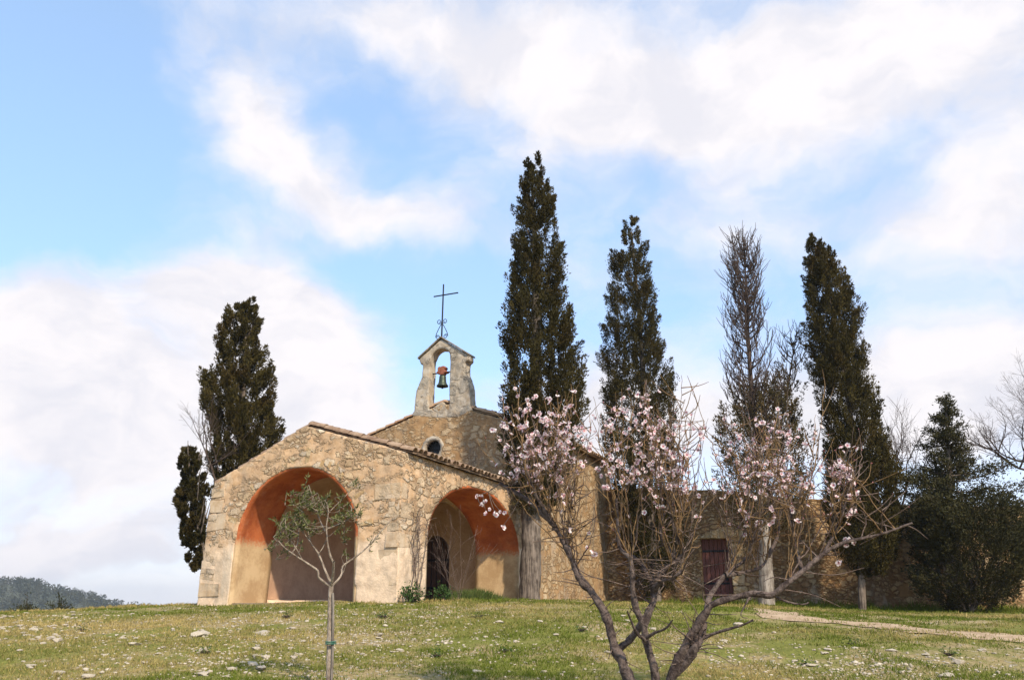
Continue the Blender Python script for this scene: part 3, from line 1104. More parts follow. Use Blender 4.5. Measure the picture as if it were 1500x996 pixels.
# ------------------------------------------------------------------ ground
def mat_ground():
    m, t = new_mat('stony_turf')
    oc = t.n('ShaderNodeTexCoord').outputs['Object']
    a = t.noise(oc, .45, 5, .6, .5).outputs['Fac']
    b = t.noise(oc, 3.0, 6, .65).outputs['Fac']
    c = t.noise(oc, 22, 5, .7).outputs['Fac']
    green = t.mix(t.step(c, .35, .65), (.11, .115, .024), (.20, .195, .045))
    dry = t.mix(t.step(c, .35, .65), (.20, .145, .06), (.38, .29, .15))
    f = t.m('ADD', t.m('MULTIPLY', a, .6), t.m('MULTIPLY', b, .45))
    col = t.mix(t.step(f, .46, .60), green, dry)
    vo = t.n('ShaderNodeTexVoronoi', {'Vector': t.v('ADD', oc, t.v('MULTIPLY', t.noise(oc, 9, 3).outputs['Color'], (.12, .12, .12))), 'Scale': 11.0, 'Randomness': 1.0})
    peb = t.m('MULTIPLY', t.step(vo.outputs['Distance'], .30, .20), t.step(t.m('ADD', f, t.m('MULTIPLY', c, .12)), .585, .66))
    col = t.mix(peb, col, t.mix(c, (.36, .32, .26), (.60, .55, .48)))
    h = t.m('ADD', t.m('ADD', t.m('MULTIPLY', c, .5), b), t.m('MULTIPLY', peb, .5))
    bp = t.n('ShaderNodeBump', {'Height': h, 'Strength': .8, 'Distance': .05}).outputs[0]
    finish(t, col, .95, bp, spec=.1)
    return m


azs = np.concatenate([np.linspace(-180, -45, 90, endpoint=False), np.linspace(-45, 45, 560, endpoint=False), np.linspace(45, 180, 90, endpoint=False)])
azs = np.radians(azs)
rs = [0.3]
while rs[-1] < 1900:
    r_ = rs[-1]
    rs.append(r_ + (max(.10, r_ * .012) if r_ < 40 else r_ * .09))
rs = np.array(rs)
A, R = np.meshgrid(azs, rs, indexing='xy')
X, Yy = (np.sin(A) * R).ravel(), (np.cos(A) * R).ravel()
Zg = ground_z(X, Yy)
nA, nR = len(azs), len(rs)
ii = np.arange(nR - 1)[:, None] * nA
jj = np.arange(nA)[None, :]
j2 = (jj + 1) % nA
q = np.stack([ii + jj, ii + j2, ii + nA + j2, ii + nA + jj], axis=-1).reshape(-1, 4)
gv = np.column_stack([X, Yy, Zg])
gv = np.vstack([gv, [[0, 0, gz(0, 0)]]])
gme = np_mesh('ground', gv, np.vstack([q, np.stack([np.full(nA, len(gv) - 1), np.arange(nA), (np.arange(nA) + 1) % nA, (np.arange(nA) + 1) % nA], axis=-1)[:0]]), mat_ground(), True)
tag(link('ground', gme), kind='structure')

# path
pc_px = [(1600, 950), (1500, 938), (1400, 926), (1300, 917), (1220, 910), (1150, 903)]
cl = [ground_px(*q_)[:2] for q_ in pc_px]
cl += [np.array(q_) for q_ in ((5.3, 19.6), (3.6, 20.4), (1.9, 20.2), (.9, 19.2))]
cl = resample(np.array(cl), .25)
tg = norm(np.gradient(cl, axis=0))
nrm_ = np.column_stack([-tg[:, 1], tg[:, 0]])
PW = 9
rows = []
wl = .44 + .55 * (fbm(cl, 1.1, 3) - .5) * 2 + .06
wr = .44 + .55 * (fbm(cl + 50, 1.1, 3) - .5) * 2 + .06
fade = np.clip(np.linspace(0, 1, len(cl)), 0, 1)
wl *= 1 - .45 * fade
wr *= 1 - .45 * fade
for k in range(PW):
    u = k / (PW - 1)
    rows.append(cl + nrm_ * (-wl + (wl + wr) * u)[:, None])
pv_ = np.stack(rows, axis=1).reshape(-1, 2)
pz = ground_z(pv_[:, 0], pv_[:, 1]) + .012
n_ = len(cl)
ii = np.arange(n_ - 1)[:, None] * PW
jj = np.arange(PW - 1)[None, :]
q = np.stack([ii + jj, ii + jj + 1, ii + PW + jj + 1, ii + PW + jj], axis=-1).reshape(-1, 4)
M_path = mat_noise('dirt_path', (.30, .20, .115), (.46, .335, .215), 5, .95, .6, .04)
tag(link('path', np_mesh('path', np.column_stack([pv_, pz]), q, M_path, True)), kind='structure')


def off_path(X, Y):
    d = np.full(len(X), 9.0)
    for c_ in cl[::2]:
        d = np.minimum(d, np.hypot(X - c_[0], Y - c_[1]))
    return d


def in_chapel(X, Y, m=0.0):
    rel = np.column_stack([X, Y]) / S - O2
    ww, ss = rel @ EW, rel @ ES
    return (ww > -m) & (ww < 6.3 + m) & (ss > -m) & (ss < NAVE_END)


# ------------------------------------------------------------------ grass
N = 330000
gx = rng.uniform(-140, 1640, N)
gy = np.exp(rng.uniform(math.log(5.5), math.log(30), N))
X = (gx - 750) / 1265 * gy
Yy = gy
pp = np.column_stack([X, Yy])
dens_ = fbm(pp, .9, 3)
patch = fbm(pp, .45, 4)
keep = (rng.random(N) < np.clip((.70 - dens_) * 5.0, .08, 1)) & (off_path(X, Yy) > .34 + .17 * rng.normal(size=N)) & ~in_chapel(X, Yy, .06)
rel = pp - WA
behind = ((rel @ wn) < .03) & ((rel @ wd) > 0)
keep &= ~behind
X, Yy, patch = X[keep], Yy[keep], patch[keep]
n_ = len(X)
zz = ground_z(X, Yy) - .005
scale = np.clip(Yy / 9.5, .8, 2.2)
tuft = fbm(np.column_stack([X, Yy]), 4.0, 2)
lenb = (.016 + .11 * np.clip(tuft - .40, 0, 1) + .022 * rng.random(n_)) * (.75 + .25 * scale)
dwall = (np.column_stack([X, Yy]) - WA) @ wn
longg = np.clip(1 - (dwall - .1) / 3.6, 0, 1) * (X > 4.5)
dp = off_path(X, Yy)
lenb *= 1 + 4.5 * longg * np.clip(dp - .6, 0, 1)
d = np.column_stack([rng.normal(size=n_) * .55, rng.normal(size=n_) * .55, np.ones(n_)])
v, f = leaf_quads(np.column_stack([X, Yy, zz]), d, lenb, .0085 * scale, fold=.12)
tint = np.clip((patch - .40 - .012 * X) * 3.4 + rng.normal(size=n_) * .24 + (tuft < .42) * .2 - longg * 1.1, 0, 1)
M_grass = mat_leaf('turf_grass', (.120, .148, .020), (.40, .300, .115), transl=.22)
g = link('grass', np_mesh('grass', v, f, M_grass, tint=np.repeat(tint, 4)))
tag(g, 'short green and straw-coloured grass covering the slope', 'grass', kind='stuff')

# ------------------------------------------------------------------ rocks
def rock_mesh(seed, flat=.55):
    import bmesh
    r_ = np.random.default_rng(seed)
    bm = bmesh.new()
    bmesh.ops.create_icosphere(bm, subdivisions=3, radius=1)
    co = np.array([v_.co for v_ in bm.verts])
    for _ in range(9):
        nn = norm(r_.normal(size=3))
        lim = r_.uniform(.45, .8)
        dd = co @ nn
        co -= np.outer(np.maximum(dd - lim, 0), nn)
    co *= 1 + (fbm(co + seed * 3.1, 2.2, 3) - .5)[:, None] * .35
    co[:, 2] *= flat
    co[:, 0] *= r_.uniform(.9, 1.4)
    for v_, c_ in zip(bm.verts, co):
        v_.co = c_
    me = bpy.data.meshes.new('rock')
    bm.to_mesh(me)
    bm.free()
    me.materials.append(M_rock)
    return me


ROCKS = [rock_mesh(s_) for s_ in range(7)]
named = [(296, 931, .13, 'largest pale limestone rock on the slope left of the porch'),
         (196, 945, .085, 'pale limestone rock half sunk in the turf at the far left slope'),
         (130, 992, .07, 'small white rock lying at the bottom edge of the slope, left'),
         (388, 929, .10, 'white rock on the slope below the left pier of the porch'),
         (1082, 916, .09, 'pale rock in the turf just right of the almond stems')]
for x, y, r_, lab in named:
    p = ground_px(x, y)
    if p is None:
        continue
    o = link('rock', ROCKS[hash(lab) % 1 + int(x) % 7], None, (p[0], p[1], p[2] + r_ * .15))
    o.scale = (r_, r_, r_)
    o.rotation_euler = (0, 0, x)
    tag(o, lab, 'rock', 'single rocks on the slope')
rr_ = np.random.default_rng(5)
cnt = 0
REG = [(0, 120, 894, 940, 80), (140, 290, 895, 940, 26), (290, 400, 890, 990, 44), (400, 640, 884, 965, 46), (0, 300, 930, 994, 22), (640, 1100, 890, 990, 16), (1150, 1500, 950, 994, 22)]
for x0, x1, y0, y1, n_ in REG:
    for _ in range(n_):
        x, y = rr_.uniform(x0, x1), rr_.uniform(y0, y1)
        p = ground_px(x, y)
        if p is None or in_chapel(np.array([p[0]]), np.array([p[1]]), .3)[0]:
            continue
        r_ = rr_.uniform(.022, .055) * rr_.uniform(.6, 1.35)
        o = link('rock', ROCKS[rr_.integers(7)], None, (p[0], p[1], p[2] + r_ * .2))
        o.scale = (r_, r_, r_ * rr_.uniform(.7, 1.2))
        o.rotation_euler = (0, 0, rr_.uniform(0, 6.28))
        tag(o, 'small whitish limestone rock lying loose in the sparse grass', 'rock', 'small limestone rocks scattered over the slope')
# gravel
gvv, gff, nb = [], [], 0
src = []
for me_ in ROCKS[:3]:
    import bmesh
    bm = bmesh.new()
    bmesh.ops.create_icosphere(bm, subdivisions=1, radius=1)
    co = np.array([v_.co for v_ in bm.verts]) * np.random.default_rng(len(src) + 3).uniform(.7, 1.2, size=(12 if len(bm.verts) == 12 else len(bm.verts), 1))
    fa = np.array([[v_.index for v_ in f_.verts] for f_ in bm.faces])
    bm.free()
    src.append((co, fa))
GP = [(40, 905, 70, 12, 420), (140, 915, 70, 14, 200), (200, 940, 90, 20, 140), (340, 970, 60, 18, 420), (380, 925, 60, 22, 260), (420, 900, 60, 12, 160), (560, 905, 60, 16, 420),
      (540, 940, 80, 20, 360), (680, 930, 70, 20, 160), (780, 955, 60, 20, 120), (1040, 955, 50, 20, 140), (1200, 975, 90, 14, 260), (1330, 980, 90, 10, 260), (900, 900, 200, 20, 90), (250, 985, 160, 12, 160), (1000, 930, 350, 40, 220)]


def ground_px_fast(xs, ys):
    Ys = np.linspace(5, 30, 420)
    tt = np.tan(PITCH + np.arctan((498 - ys) / 1200))[:, None]
    Xs = ((xs - 750) / 1200)[:, None] * (CP + SP * tt) * Ys[None, :]
    YY = np.broadcast_to(Ys, Xs.shape)
    g_ = ground_z(Xs.ravel(), YY.ravel(), False).reshape(Xs.shape)
    hit = g_ >= tt * YY
    k_ = hit.argmax(1)
    ok = hit.any(1)
    r_ = np.arange(len(xs))
    return Xs[r_, k_][ok], YY[r_, k_][ok]


gxs = np.concatenate([rng.normal(a, b, n_) for a, _, b, _, n_ in GP])
gys = np.concatenate([rng.normal(a, b, n_) for _, a, _, b, n_ in GP])
X, gy = ground_px_fast(gxs, gys)
m_ = ~in_chapel(X, gy, .1) & (off_path(X, gy) > .3)
X, gy = X[m_] + rng.normal(size=m_.sum()) * .05, gy[m_] + rng.normal(size=m_.sum()) * .1
zz = ground_z(X, gy)
for k in range(len(X)):
    co, fa = src[k % 3]
    s_ = rng.uniform(.007, .022) * (1.6 if rng.random() < .08 else 1)
    a = rng.uniform(0, 6.28)
    c2 = co * np.array([s_ * 1.3, s_, s_ * .6])
    gvv.append(np.column_stack([c2[:, 0] * math.cos(a) - c2[:, 1] * math.sin(a) + X[k], c2[:, 0] * math.sin(a) + c2[:, 1] * math.cos(a) + gy[k], c2[:, 2] + zz[k] + s_ * .2]))
    gff.append(fa + nb)
    nb += len(co)
o = link('gravel', np_mesh('gravel', np.vstack(gvv), np.vstack(gff), M_rock))
tag(o, 'pale limestone chips strewn through the grass of the slope', 'gravel', kind='stuff')

# ------------------------------------------------------------------ cypresses
M_cyp = mat_leaf('cypress_leaf', (.020, .018, .006), (.078, .062, .021), (.058, .041, .014), transl=.06, nscale=1.4)
M_cyp2 = mat_leaf('cypress_leaf_warm', (.023, .020, .006), (.095, .073, .023), (.068, .046, .015), transl=.06, nscale=1.4)
M_cypdry = mat_leaf('cypress_leaf_dry', (.060, .046, .020), (.14, .098, .042), (.05, .042, .02), transl=.1)
M_con = mat_leaf('conifer_leaf', (.026, .027, .011), (.070, .060, .024), (.05, .042, .018), transl=.06)


def plumes(prof, Y, n_pl, n_leaf, seed, spread=.35, up=1.0, plen=(.35, .75), llen=.085, lwid=.034, lump=.16, inner=.35, gap=.0, depth=1.0, shrink=.10):
    r = np.random.default_rng(seed)
    prof = sorted(prof)
    ys = np.array([p_[0] for p_ in prof], float)
    # world profile
    zs = np.array([P(750, y_, Y)[2] for y_ in ys])
    xl = np.array([P(p_[1], p_[0], Y)[0] for p_ in prof])
    xr = np.array([P(p_[2], p_[0], Y)[0] for p_ in prof])
    o = np.argsort(zs)
    zs, xl, xr = zs[o], xl[o], xr[o]
    zz = np.linspace(zs[0], zs[-1], 300)
    rad = np.interp(zz, zs, (xr - xl) / 2)
    cum = np.cumsum(rad + .05)
    cum /= cum[-1]
    h = np.interp(r.random(n_pl), cum, zz)
    R_ = np.maximum(np.interp(h, zs, (xr - xl) / 2) - shrink, .04)
    cx = np.interp(h, zs, (xl + xr) / 2)
    ph = r.uniform(0, 2 * np.pi, n_pl)
    rho = np.where(r.random(n_pl) < inner, np.sqrt(r.random(n_pl)) * .75, r.uniform(.72, 1.0, n_pl))
    lum = 1 + lump * 2 * (vnoise(np.column_stack([np.cos(ph) * 1.6, np.sin(ph) * 1.6, h * 1.1]) + seed * 7.7) - .5)
    if gap:
        gm = vnoise(np.column_stack([np.cos(ph) * 1.8, np.sin(ph) * 1.8, h * .9]) + seed * 3.3)
        kp = gm > gap
        h, R_, cx, ph, rho, lum = h[kp], R_[kp], cx[kp], ph[kp], rho[kp], lum[kp]
    n = len(h)
    out = np.column_stack([np.cos(ph), np.sin(ph) * depth, np.zeros(n)])
    c = np.column_stack([cx, np.full(n, float(Y)), h]) + out * (R_ * rho * lum)[:, None]
    ax_ = norm(out * spread + np.array([0, 0, up]) + r.normal(size=(n, 3)) * .18)
    ln = r.uniform(*plen, n) * np.clip(R_ / .7, .45, 1.1)
    wd_ = ln * r.uniform(.22, .34, n)
    # leaves in spindle
    k = n_leaf
    u = r.random((n, k))
    sp_ = np.sin(np.pi * np.clip(u * .85 + .12, 0, 1)) * r.random((n, k)) ** .6
    rnd = norm(r.normal(size=(n, k, 3)))
    pos = c[:, None, :] + ax_[:, None, :] * ((u - .45) * ln[:, None])[:, :, None] + rnd * (sp_ * wd_[:, None])[:, :, None]
    dr = norm(ax_[:, None, :] * 1.0 + rnd * .55 + r.normal(size=(n, k, 3)) * .3)
    pos, dr = pos.reshape(-1, 3), dr.reshape(-1, 3)
    N_ = len(pos)
    v, f = leaf_quads(pos, dr, llen * r.uniform(.6, 1.4, N_), lwid * r.uniform(.7, 1.3, N_), r)
    pt = np.repeat(r.random(n), k) * .6 + r.random(N_) * .4
    return v, f, np.repeat(pt, 4)


def tree(name, label, cat, base_px, Y, group=None):
    p = P(base_px, 885, Y)
    loc = np.array([p[0], Y, gz(p[0], Y)])
    return thing(name, label, cat, loc, 0, group), loc


CG_ = 'tall cypresses around the chapel'


def cypress(label, prof, Y, base_x, trunk, seed, mat, bark=None, n_pl=640, n_leaf=110, **kw):
    kw.setdefault('shrink', .03)
    kw.setdefault('llen', .085)
    kw.setdefault('lwid', .030)
    n_leaf = int(n_leaf * 1.4)
    tr, loc = tree('cypress_tree', label, 'cypress', base_x, Y, CG_)
    v, f, ti = plumes(prof, Y, n_pl, n_leaf, seed, **kw)
    link('crown', np_mesh('crown', v - loc, f, mat, tint=ti), tr)
    tb = Tubes()
    pts = [P(x, y, Y) for x, y in trunk[0]]
    pts[0][2] = loc[2] - .15
    pts = resample(np.array(pts), .2)
    tb.add(pts, trunk[1], trunk[2], 14, knob=.22)
    # limbs rising inside the crown
    r = random.Random(seed)
    for k in range(26):
        i = r.randrange(int(len(pts) * .25), int(len(pts) * .92))
        p0 = pts[i]
        a = r.uniform(0, 6.28)
        ln = r.uniform(.5, 1.1) * (1 - .5 * i / len(pts))
        q = [p0, p0 + np.array([math.cos(a) * .3 * ln, math.sin(a) * .3 * ln, .5 * ln]), p0 + np.array([math.cos(a) * .5 * ln, math.sin(a) * .5 * ln, 1.5 * ln])]
        tb.add(resample(np.array(q), .15), .03, .008, 5)
    link('trunk', tb.mesh('trunk', bark or M_bark_c, loc), tr)
    return tr


cypress('tallest cypress, with a thick grey trunk standing at the right end of the porch',
        [(234, 768, 792), (260, 762, 802), (300, 756, 816), (340, 752, 816), (381, 748, 826), (421, 744, 830), (461, 740, 842), (501, 736, 849), (541, 736, 859), (582, 736, 861), (640, 737, 852), (700, 745, 830), (745, 758, 812)],
        22.0, 776, ([(775, 880), (778, 800), (778, 720), (783, 600), (785, 450), (780, 260)], .29, .03), 21, M_cyp, n_pl=760, gap=.20)
cypress('dark slim cypress with foliage down to the ground, second from the porch',
        [(320, 920, 930), (340, 909, 939), (381, 893, 951), (421, 891, 957), (461, 891, 963), (481, 885, 969), (525, 883, 979), (561, 881, 989), (640, 884, 992), (700, 890, 995), (760, 905, 1000), (820, 920, 998), (866, 938, 985)],
        28.5, 960, ([(962, 888), (955, 800), (945, 600), (935, 450), (925, 340)], .2, .03), 22, M_cyp, n_pl=900, gap=.12, depth=.72)
cypress('leaning cypress with a ragged right edge and rounded base on a thin bare trunk',
        [(344, 1188, 1198), (370, 1177, 1217), (410, 1180, 1238), (456, 1183, 1255), (502, 1186, 1256), (559, 1195, 1266), (605, 1205, 1283), (650, 1212, 1298), (696, 1212, 1312), (742, 1210, 1318), (788, 1215, 1318), (822, 1235, 1310), (842, 1255, 1290)],
        25.4, 1262, ([(1262, 890), (1262, 840), (1265, 740), (1245, 600), (1215, 440), (1194, 360)], .115, .03), 24, M_cyp2, n_pl=980, gap=.10, lump=.2)
cypress('bushy cypress rising behind the left side of the porch',
        [(440, 368, 375), (460, 334, 383), (486, 322, 382), (508, 318, 379), (535, 320, 389), (561, 299, 400), (579, 295, 402), (610, 305, 404), (636, 303, 410), (667, 308, 406), (760, 312, 402), (850, 335, 385)],
        24.5, 356, ([(356, 890), (356, 760), (355, 600), (362, 460)], .2, .03), 25, M_cyp2, n_pl=760, plen=(.3, .6), lump=.22, gap=.08)
cypress('small ragged cypress at the left edge of the porch, below the bushy one',
        [(660, 266, 285), (685, 261, 300), (707, 265, 305), (729, 257, 306), (755, 261, 302), (782, 262, 300), (808, 267, 300), (834, 278, 297)],
        23.2, 305, ([(304, 890), (302, 830), (288, 760), (278, 670)], .07, .02), 26, M_cyp, n_pl=240, plen=(.25, .5), lump=.2)


# half-dead cypress: bare fan of upright twigs above a thin brownish crown
Y3 = 26.3
tr, loc = tree('cypress_tree', 'half-dead cypress with a bare twiggy top and pale grey trunk right of the brown door', 'cypress', 1122, Y3, CG_)
tb = Tubes()
pts = [P(x, y, Y3) for x, y in ((1123, 892), (1121, 800), (1112, 680), (1100, 560), (1094, 450), (1090, 352))]
pts[0][2] = loc[2] - .15
pts = resample(np.array(pts), .2)
k7 = int(len(pts) * .40)
tb.add(pts[:k7], .25, .11, 16, knob=.3, power=.8)
link('trunk', tb.mesh('trunk', M_bark_w, loc), tr)
tb = Tubes()
tb.add(pts[k7 - 1:], .105, .012, 10, knob=.15)
r = random.Random(31)
def fan(tb, axis, n, i0, i1, reach, rise, r0, sub=3, prof=None):
    for k in range(n):
        i = r.randrange(int(len(axis) * i0), int(len(axis) * i1))
        p0 = axis[i]
        a = r.uniform(0, 6.28)
        fr = 1 - .55 * (i / len(axis) - i0) / (1 - i0)
        ln = reach * fr * r.uniform(.6, 1.15)
        hh = rise * r.uniform(.6, 1.25) * fr
        dx, dy = math.cos(a) * ln, math.sin(a) * ln
        q = np.array([p0, p0 + np.array([dx * .55, dy * .55, hh * .25]), p0 + np.array([dx * .9, dy * .9, hh * .6]), p0 + np.array([dx, dy, hh])])
        q = resample(q, .15)
        q[1:] += np.random.default_rng(k + 5).normal(size=(len(q) - 1, 3)) * .02
        tb.add(q, r0, .006, 5)
        for _ in range(sub):
            b = q[r.randrange(len(q) // 3, len(q))]
            e = b + np.array([r.gauss(0, .14) + dx * .12, r.gauss(0, .14) + dy * .12, r.uniform(.25, .6)])
            tb.add(resample(np.array([b, (b + e) / 2 + np.array([r.gauss(0, .03), r.gauss(0, .03), -.03]), e]), .12), .010, .005, 4)
fan(tb, pts, 210, .42, .97, .92, 1.25, .020, 7)
side = resample(np.array([P(1120, 720, Y3), P(1140, 640, Y3), P(1155, 560, Y3), P(1166, 490, Y3)]), .2)
tb.add(side, .07, .012, 8)
fan(tb, side, 60, .2, .95, .55, .9, .018, 5)
link('branches', tb.mesh('branches', M_bare, loc), tr)
v1, f1, t1 = plumes([(560, 1085, 1150), (600, 1050, 1185), (650, 1042, 1192), (700, 1050, 1188), (745, 1065, 1178), (770, 1080, 1165)], Y3, 420, 75, 33, plen=(.35, .7), inner=.5, gap=.3, lump=.25)
v2, f2, t2 = plumes([(484, 1152, 1172), (520, 1135, 1185), (560, 1128, 1190), (600, 1120, 1192)], Y3, 60, 32, 34, plen=(.3, .6), inner=.5, gap=.35)
link('crown', np_mesh('crown', np.vstack([v1, v2]) - loc, np.vstack([f1, f2 + len(v1)]), M_cypdry, tint=np.concatenate([t1, t2])), tr)


# ------------------------------------------------------------------ bare trees / shrubs by recursive growth
def grow(tb, p, d, ln, rad, depth, r, bend=.35, up=.15, kids=(2, 3), shrink=.72, step=.12, sides=5):
    n = max(3, int(ln / step))
    pts = [np.array(p, float)]
    d = norm(np.array(d, float))
    for _ in range(n):
        d = norm(d + np.array([r.gauss(0, bend), r.gauss(0, bend), r.gauss(0, bend * .7) + up]) * .3)
        pts.append(pts[-1] + d * ln / n)
    tb.add(np.array(pts), rad, max(rad * .55, .0025), sides)
    if depth <= 0:
        return
    for k in range(r.randint(*kids)):
        i = r.randrange(max(1, n // 3), n + 1)
        dd = norm(d + np.array([r.gauss(0, .6), r.gauss(0, .6), r.gauss(0, .35)]))
        grow(tb, pts[i], dd, ln * shrink * r.uniform(.7, 1.15), rad * .55, depth - 1, r, bend, up, kids, shrink, step, sides)
    grow(tb, pts[-1], d, ln * shrink, rad * .6, depth - 1, r, bend, up, kids, shrink, step, sides)


def bare(name, label, cat, bx, Y, specs, seed, mat=M_bare, group=None, by=None, **kw):
    p = P(bx, 885, Y)
    loc = np.array([p[0], Y, gz(p[0], Y)])
    th_ = thing(name, label, cat, loc, 0, group)
    tb = Tubes()
    r = random.Random(seed)
    for (x0, y0, dx, dz, ln, rad, dep) in specs:
        q = P(x0, y0, Y) if y0 else loc - np.array([0, 0, .1])
        if y0:
            q = q.copy()
        grow(tb, q, (dx, r.uniform(-.3, .3), dz), ln, rad, dep, r, **kw)
    link('branches', tb.mesh('branches', mat, loc), th_)
    return th_, loc


# big bare tree at the far right, behind the wall
t_, loc = bare('bare_tree', 'large leafless tree with a crooked limb at the right edge, behind the wall', 'tree', 1560, 30.5,
               [(1545, 700, -.9, .25, 1.5, .065, 4), (1545, 690, -.35, .9, 1.35, .035, 5), (1550, 650, -.3, 1, 1.2, .032, 5), (1500, 676, -.85, .15, 1.0, .045, 3), (1505, 672, -.35, .9, 1.05, .028, 5), (1470, 690, -.15, 1, .9, .025, 5)], 41, bend=.45, kids=(2, 3), shrink=.74)
tb = Tubes()
tb.add(resample(np.array([loc - np.array([0, 0, .2]), P(1556, 760, 30.5), P(1548, 690, 30.5), P(1552, 630, 30.5)]), .2), .28, .12, 12, knob=.2)
link('trunk', tb.mesh('trunk', M_bark_c, loc), t_)
t_, loc = bare('bare_tree', 'thin leafless tree showing above the wall between two evergreens', 'tree', 1318, 31,
               [(1318, 745, -.25, 1, 1.3, .04, 4), (1322, 740, .3, 1, 1.3, .04, 4), (1314, 735, .05, 1, 1.5, .035, 4)], 43, bend=.4)
tb = Tubes()
tb.add(resample(np.array([loc - np.array([0, 0, .2]), P(1319, 800, 31), P(1318, 740, 31)]), .2), .09, .05, 10, knob=.2)
link('trunk', tb.mesh('trunk', M_bark_c, loc), t_)
t_, loc = bare('bare_shrub', 'thin bare twigs sticking up between the two cypresses left of the porch', 'shrub', 312, 23.8,
               [(316, 705, -.32, 1, 1.0, .035, 4), (312, 690, -.5, 1, .8, .025, 4), (320, 690, -.15, 1, .9, .025, 3)], 44, bend=.3)
tb = Tubes()
tb.add(resample(np.array([loc - np.array([0, 0, .2]), P(314, 780, 23.8), P(315, 700, 23.8)]), .2), .06, .035, 8)
link('trunk', tb.mesh('trunk', M_bark_c, loc), t_)

# conifer behind the wall and the dark bush before it
Yc = 25.4
tr, loc = tree('conifer_tree', 'dark layered conifer with a narrow ragged tip in front of the wall at right', 'conifer', 1392, Yc)
tb = Tubes()
pts = resample(np.array([loc - np.array([0, 0, .2]), P(1393, 780, Yc), P(1390, 680, Yc), P(1385, 580, Yc)]), .2)
tb.add(pts, .16, .02, 10, knob=.1)
r = np.random.default_rng(51)
pos, dr = [], []
tiers = []
for k in range(92):
    y_ = 583 + (800 - 583) * (k / 91) ** .85
    half = np.interp(y_, [580, 600, 640, 680, 720, 770], [3, 13, 32, 52, 88, 105])
    c0 = P(np.interp(y_, [580, 780], [1385, 1393]), y_, Yc)
    a = r.uniform(0, 6.28)
    ln = half * r.uniform(.35, 1.25) * Yc * CP / 1200
    e = c0 + np.array([math.cos(a) * ln, math.sin(a) * ln, ln * r.uniform(.05, .35)])
    br = resample(np.array([c0, (c0 + e) / 2 + np.array([0, 0, -.06 * ln]), e]), .1)
    tb.add(br, .028, .008, 5)
    m_ = int(22 + 95 * ln)
    u = r.random(m_) ** .6
    b = np.stack([np.interp(u, np.linspace(0, 1, len(br)), br[:, i]) for i in range(3)], axis=1)
    b += r.normal(size=(m_, 3)) * np.array([.11, .11, .07]) * (.5 + ln * .5)
    pos.append(b)
    dr.append(norm(np.tile(norm(e - c0), (m_, 1)) * .6 + r.normal(size=(m_, 3)) * .5 + np.array([0, 0, .45])))
link('trunk', tb.mesh('trunk', M_bark_c, loc), tr)
pos = np.vstack(pos)
dr = np.vstack(dr)
pos = np.repeat(pos, 3, 0) + r.normal(size=(len(pos) * 3, 3)) * .05
dr = np.repeat(dr, 3, 0) + r.normal(size=(len(dr) * 3, 3)) * .35
v, f = leaf_quads(pos, dr, r.uniform(.06, .15, len(pos)), .035, r)
link('crown', np_mesh('crown', v - loc, f, M_con, tint=np.repeat(r.random(len(pos)), 4)), tr)

Yb = 24.6
tr, loc = tree('juniper_bush', 'broad dark evergreen bush spreading low at the foot of the layered conifer', 'bush', 1415, Yb)
v, f, ti = plumes([(728, 1360, 1470), (745, 1342, 1505), (770, 1334, 1518), (800, 1332, 1524), (840, 1338, 1518), (870, 1360, 1490), (888, 1385, 1460)], Yb, 900, 56, 52, spread=.9, up=.5, plen=(.35, .7), inner=.3, lump=.25, depth=.75, gap=.06)
link('crown', np_mesh('crown', v - loc, f, M_con, tint=ti), tr)
tb = Tubes()
r = random.Random(53)
for k in range(9):
    a = r.uniform(0, 6.28)
    grow(tb, loc - np.array([0, 0, .1]), (math.cos(a) * .8, math.sin(a) * .5, 1), .9, .05, 2, r)
link('stems', tb.mesh('stems', M_bark_c, loc), tr)


# small leafy shrubs
def leafy(name, label, cat, x, y, Y, w_px, h_px, n, mat, seed, ll=.06, lw=.03, group=None):
    r = np.random.default_rng(seed)
    c = P(x, y, Y)
    k = Y * CP / 1200
    loc = np.array([c[0], Y, gz(c[0], Y)])
    th_ = thing(name, label, cat, loc, 0, group)
    W, H = w_px * k / 2, h_px * k
    tb = Tubes()
    ends = []
    for i in range(16):
        a = r.uniform(0, 6.28)
        q = r.random() ** .5
        e = loc + np.array([math.cos(a) * W * q, math.sin(a) * W * q * .8, H * r.uniform(.45, 1) * (1.1 - .5 * q)])
        s_ = resample(np.array([loc + np.array([math.cos(a), math.sin(a), 0]) * W * .15, (loc + e) / 2 + np.array([0, 0, H * .12]), e]), .05)
        tb.add(s_, .010, .004, 5)
        ends.append(s_)
    link('stems', tb.mesh('stems', M_bare, loc), th_)
    pos = []
    for i in range(n):
        s_ = ends[r.integers(len(ends))]
        pos.append(s_[r.integers(len(s_) // 3, len(s_))] + r.normal(size=3) * .045)
    pos = np.array(pos)
    d = norm(pos - loc - np.array([0, 0, H * .2]) + r.normal(size=pos.shape) * .25)
    v, f = leaf_quads(pos, d, ll * r.uniform(.6, 1.3, n), lw * r.uniform(.7, 1.2, n), r, fold=.08)
    link('foliage', np_mesh('foliage', v - loc, f, mat, tint=np.repeat(r.random(n), 4)), th_)


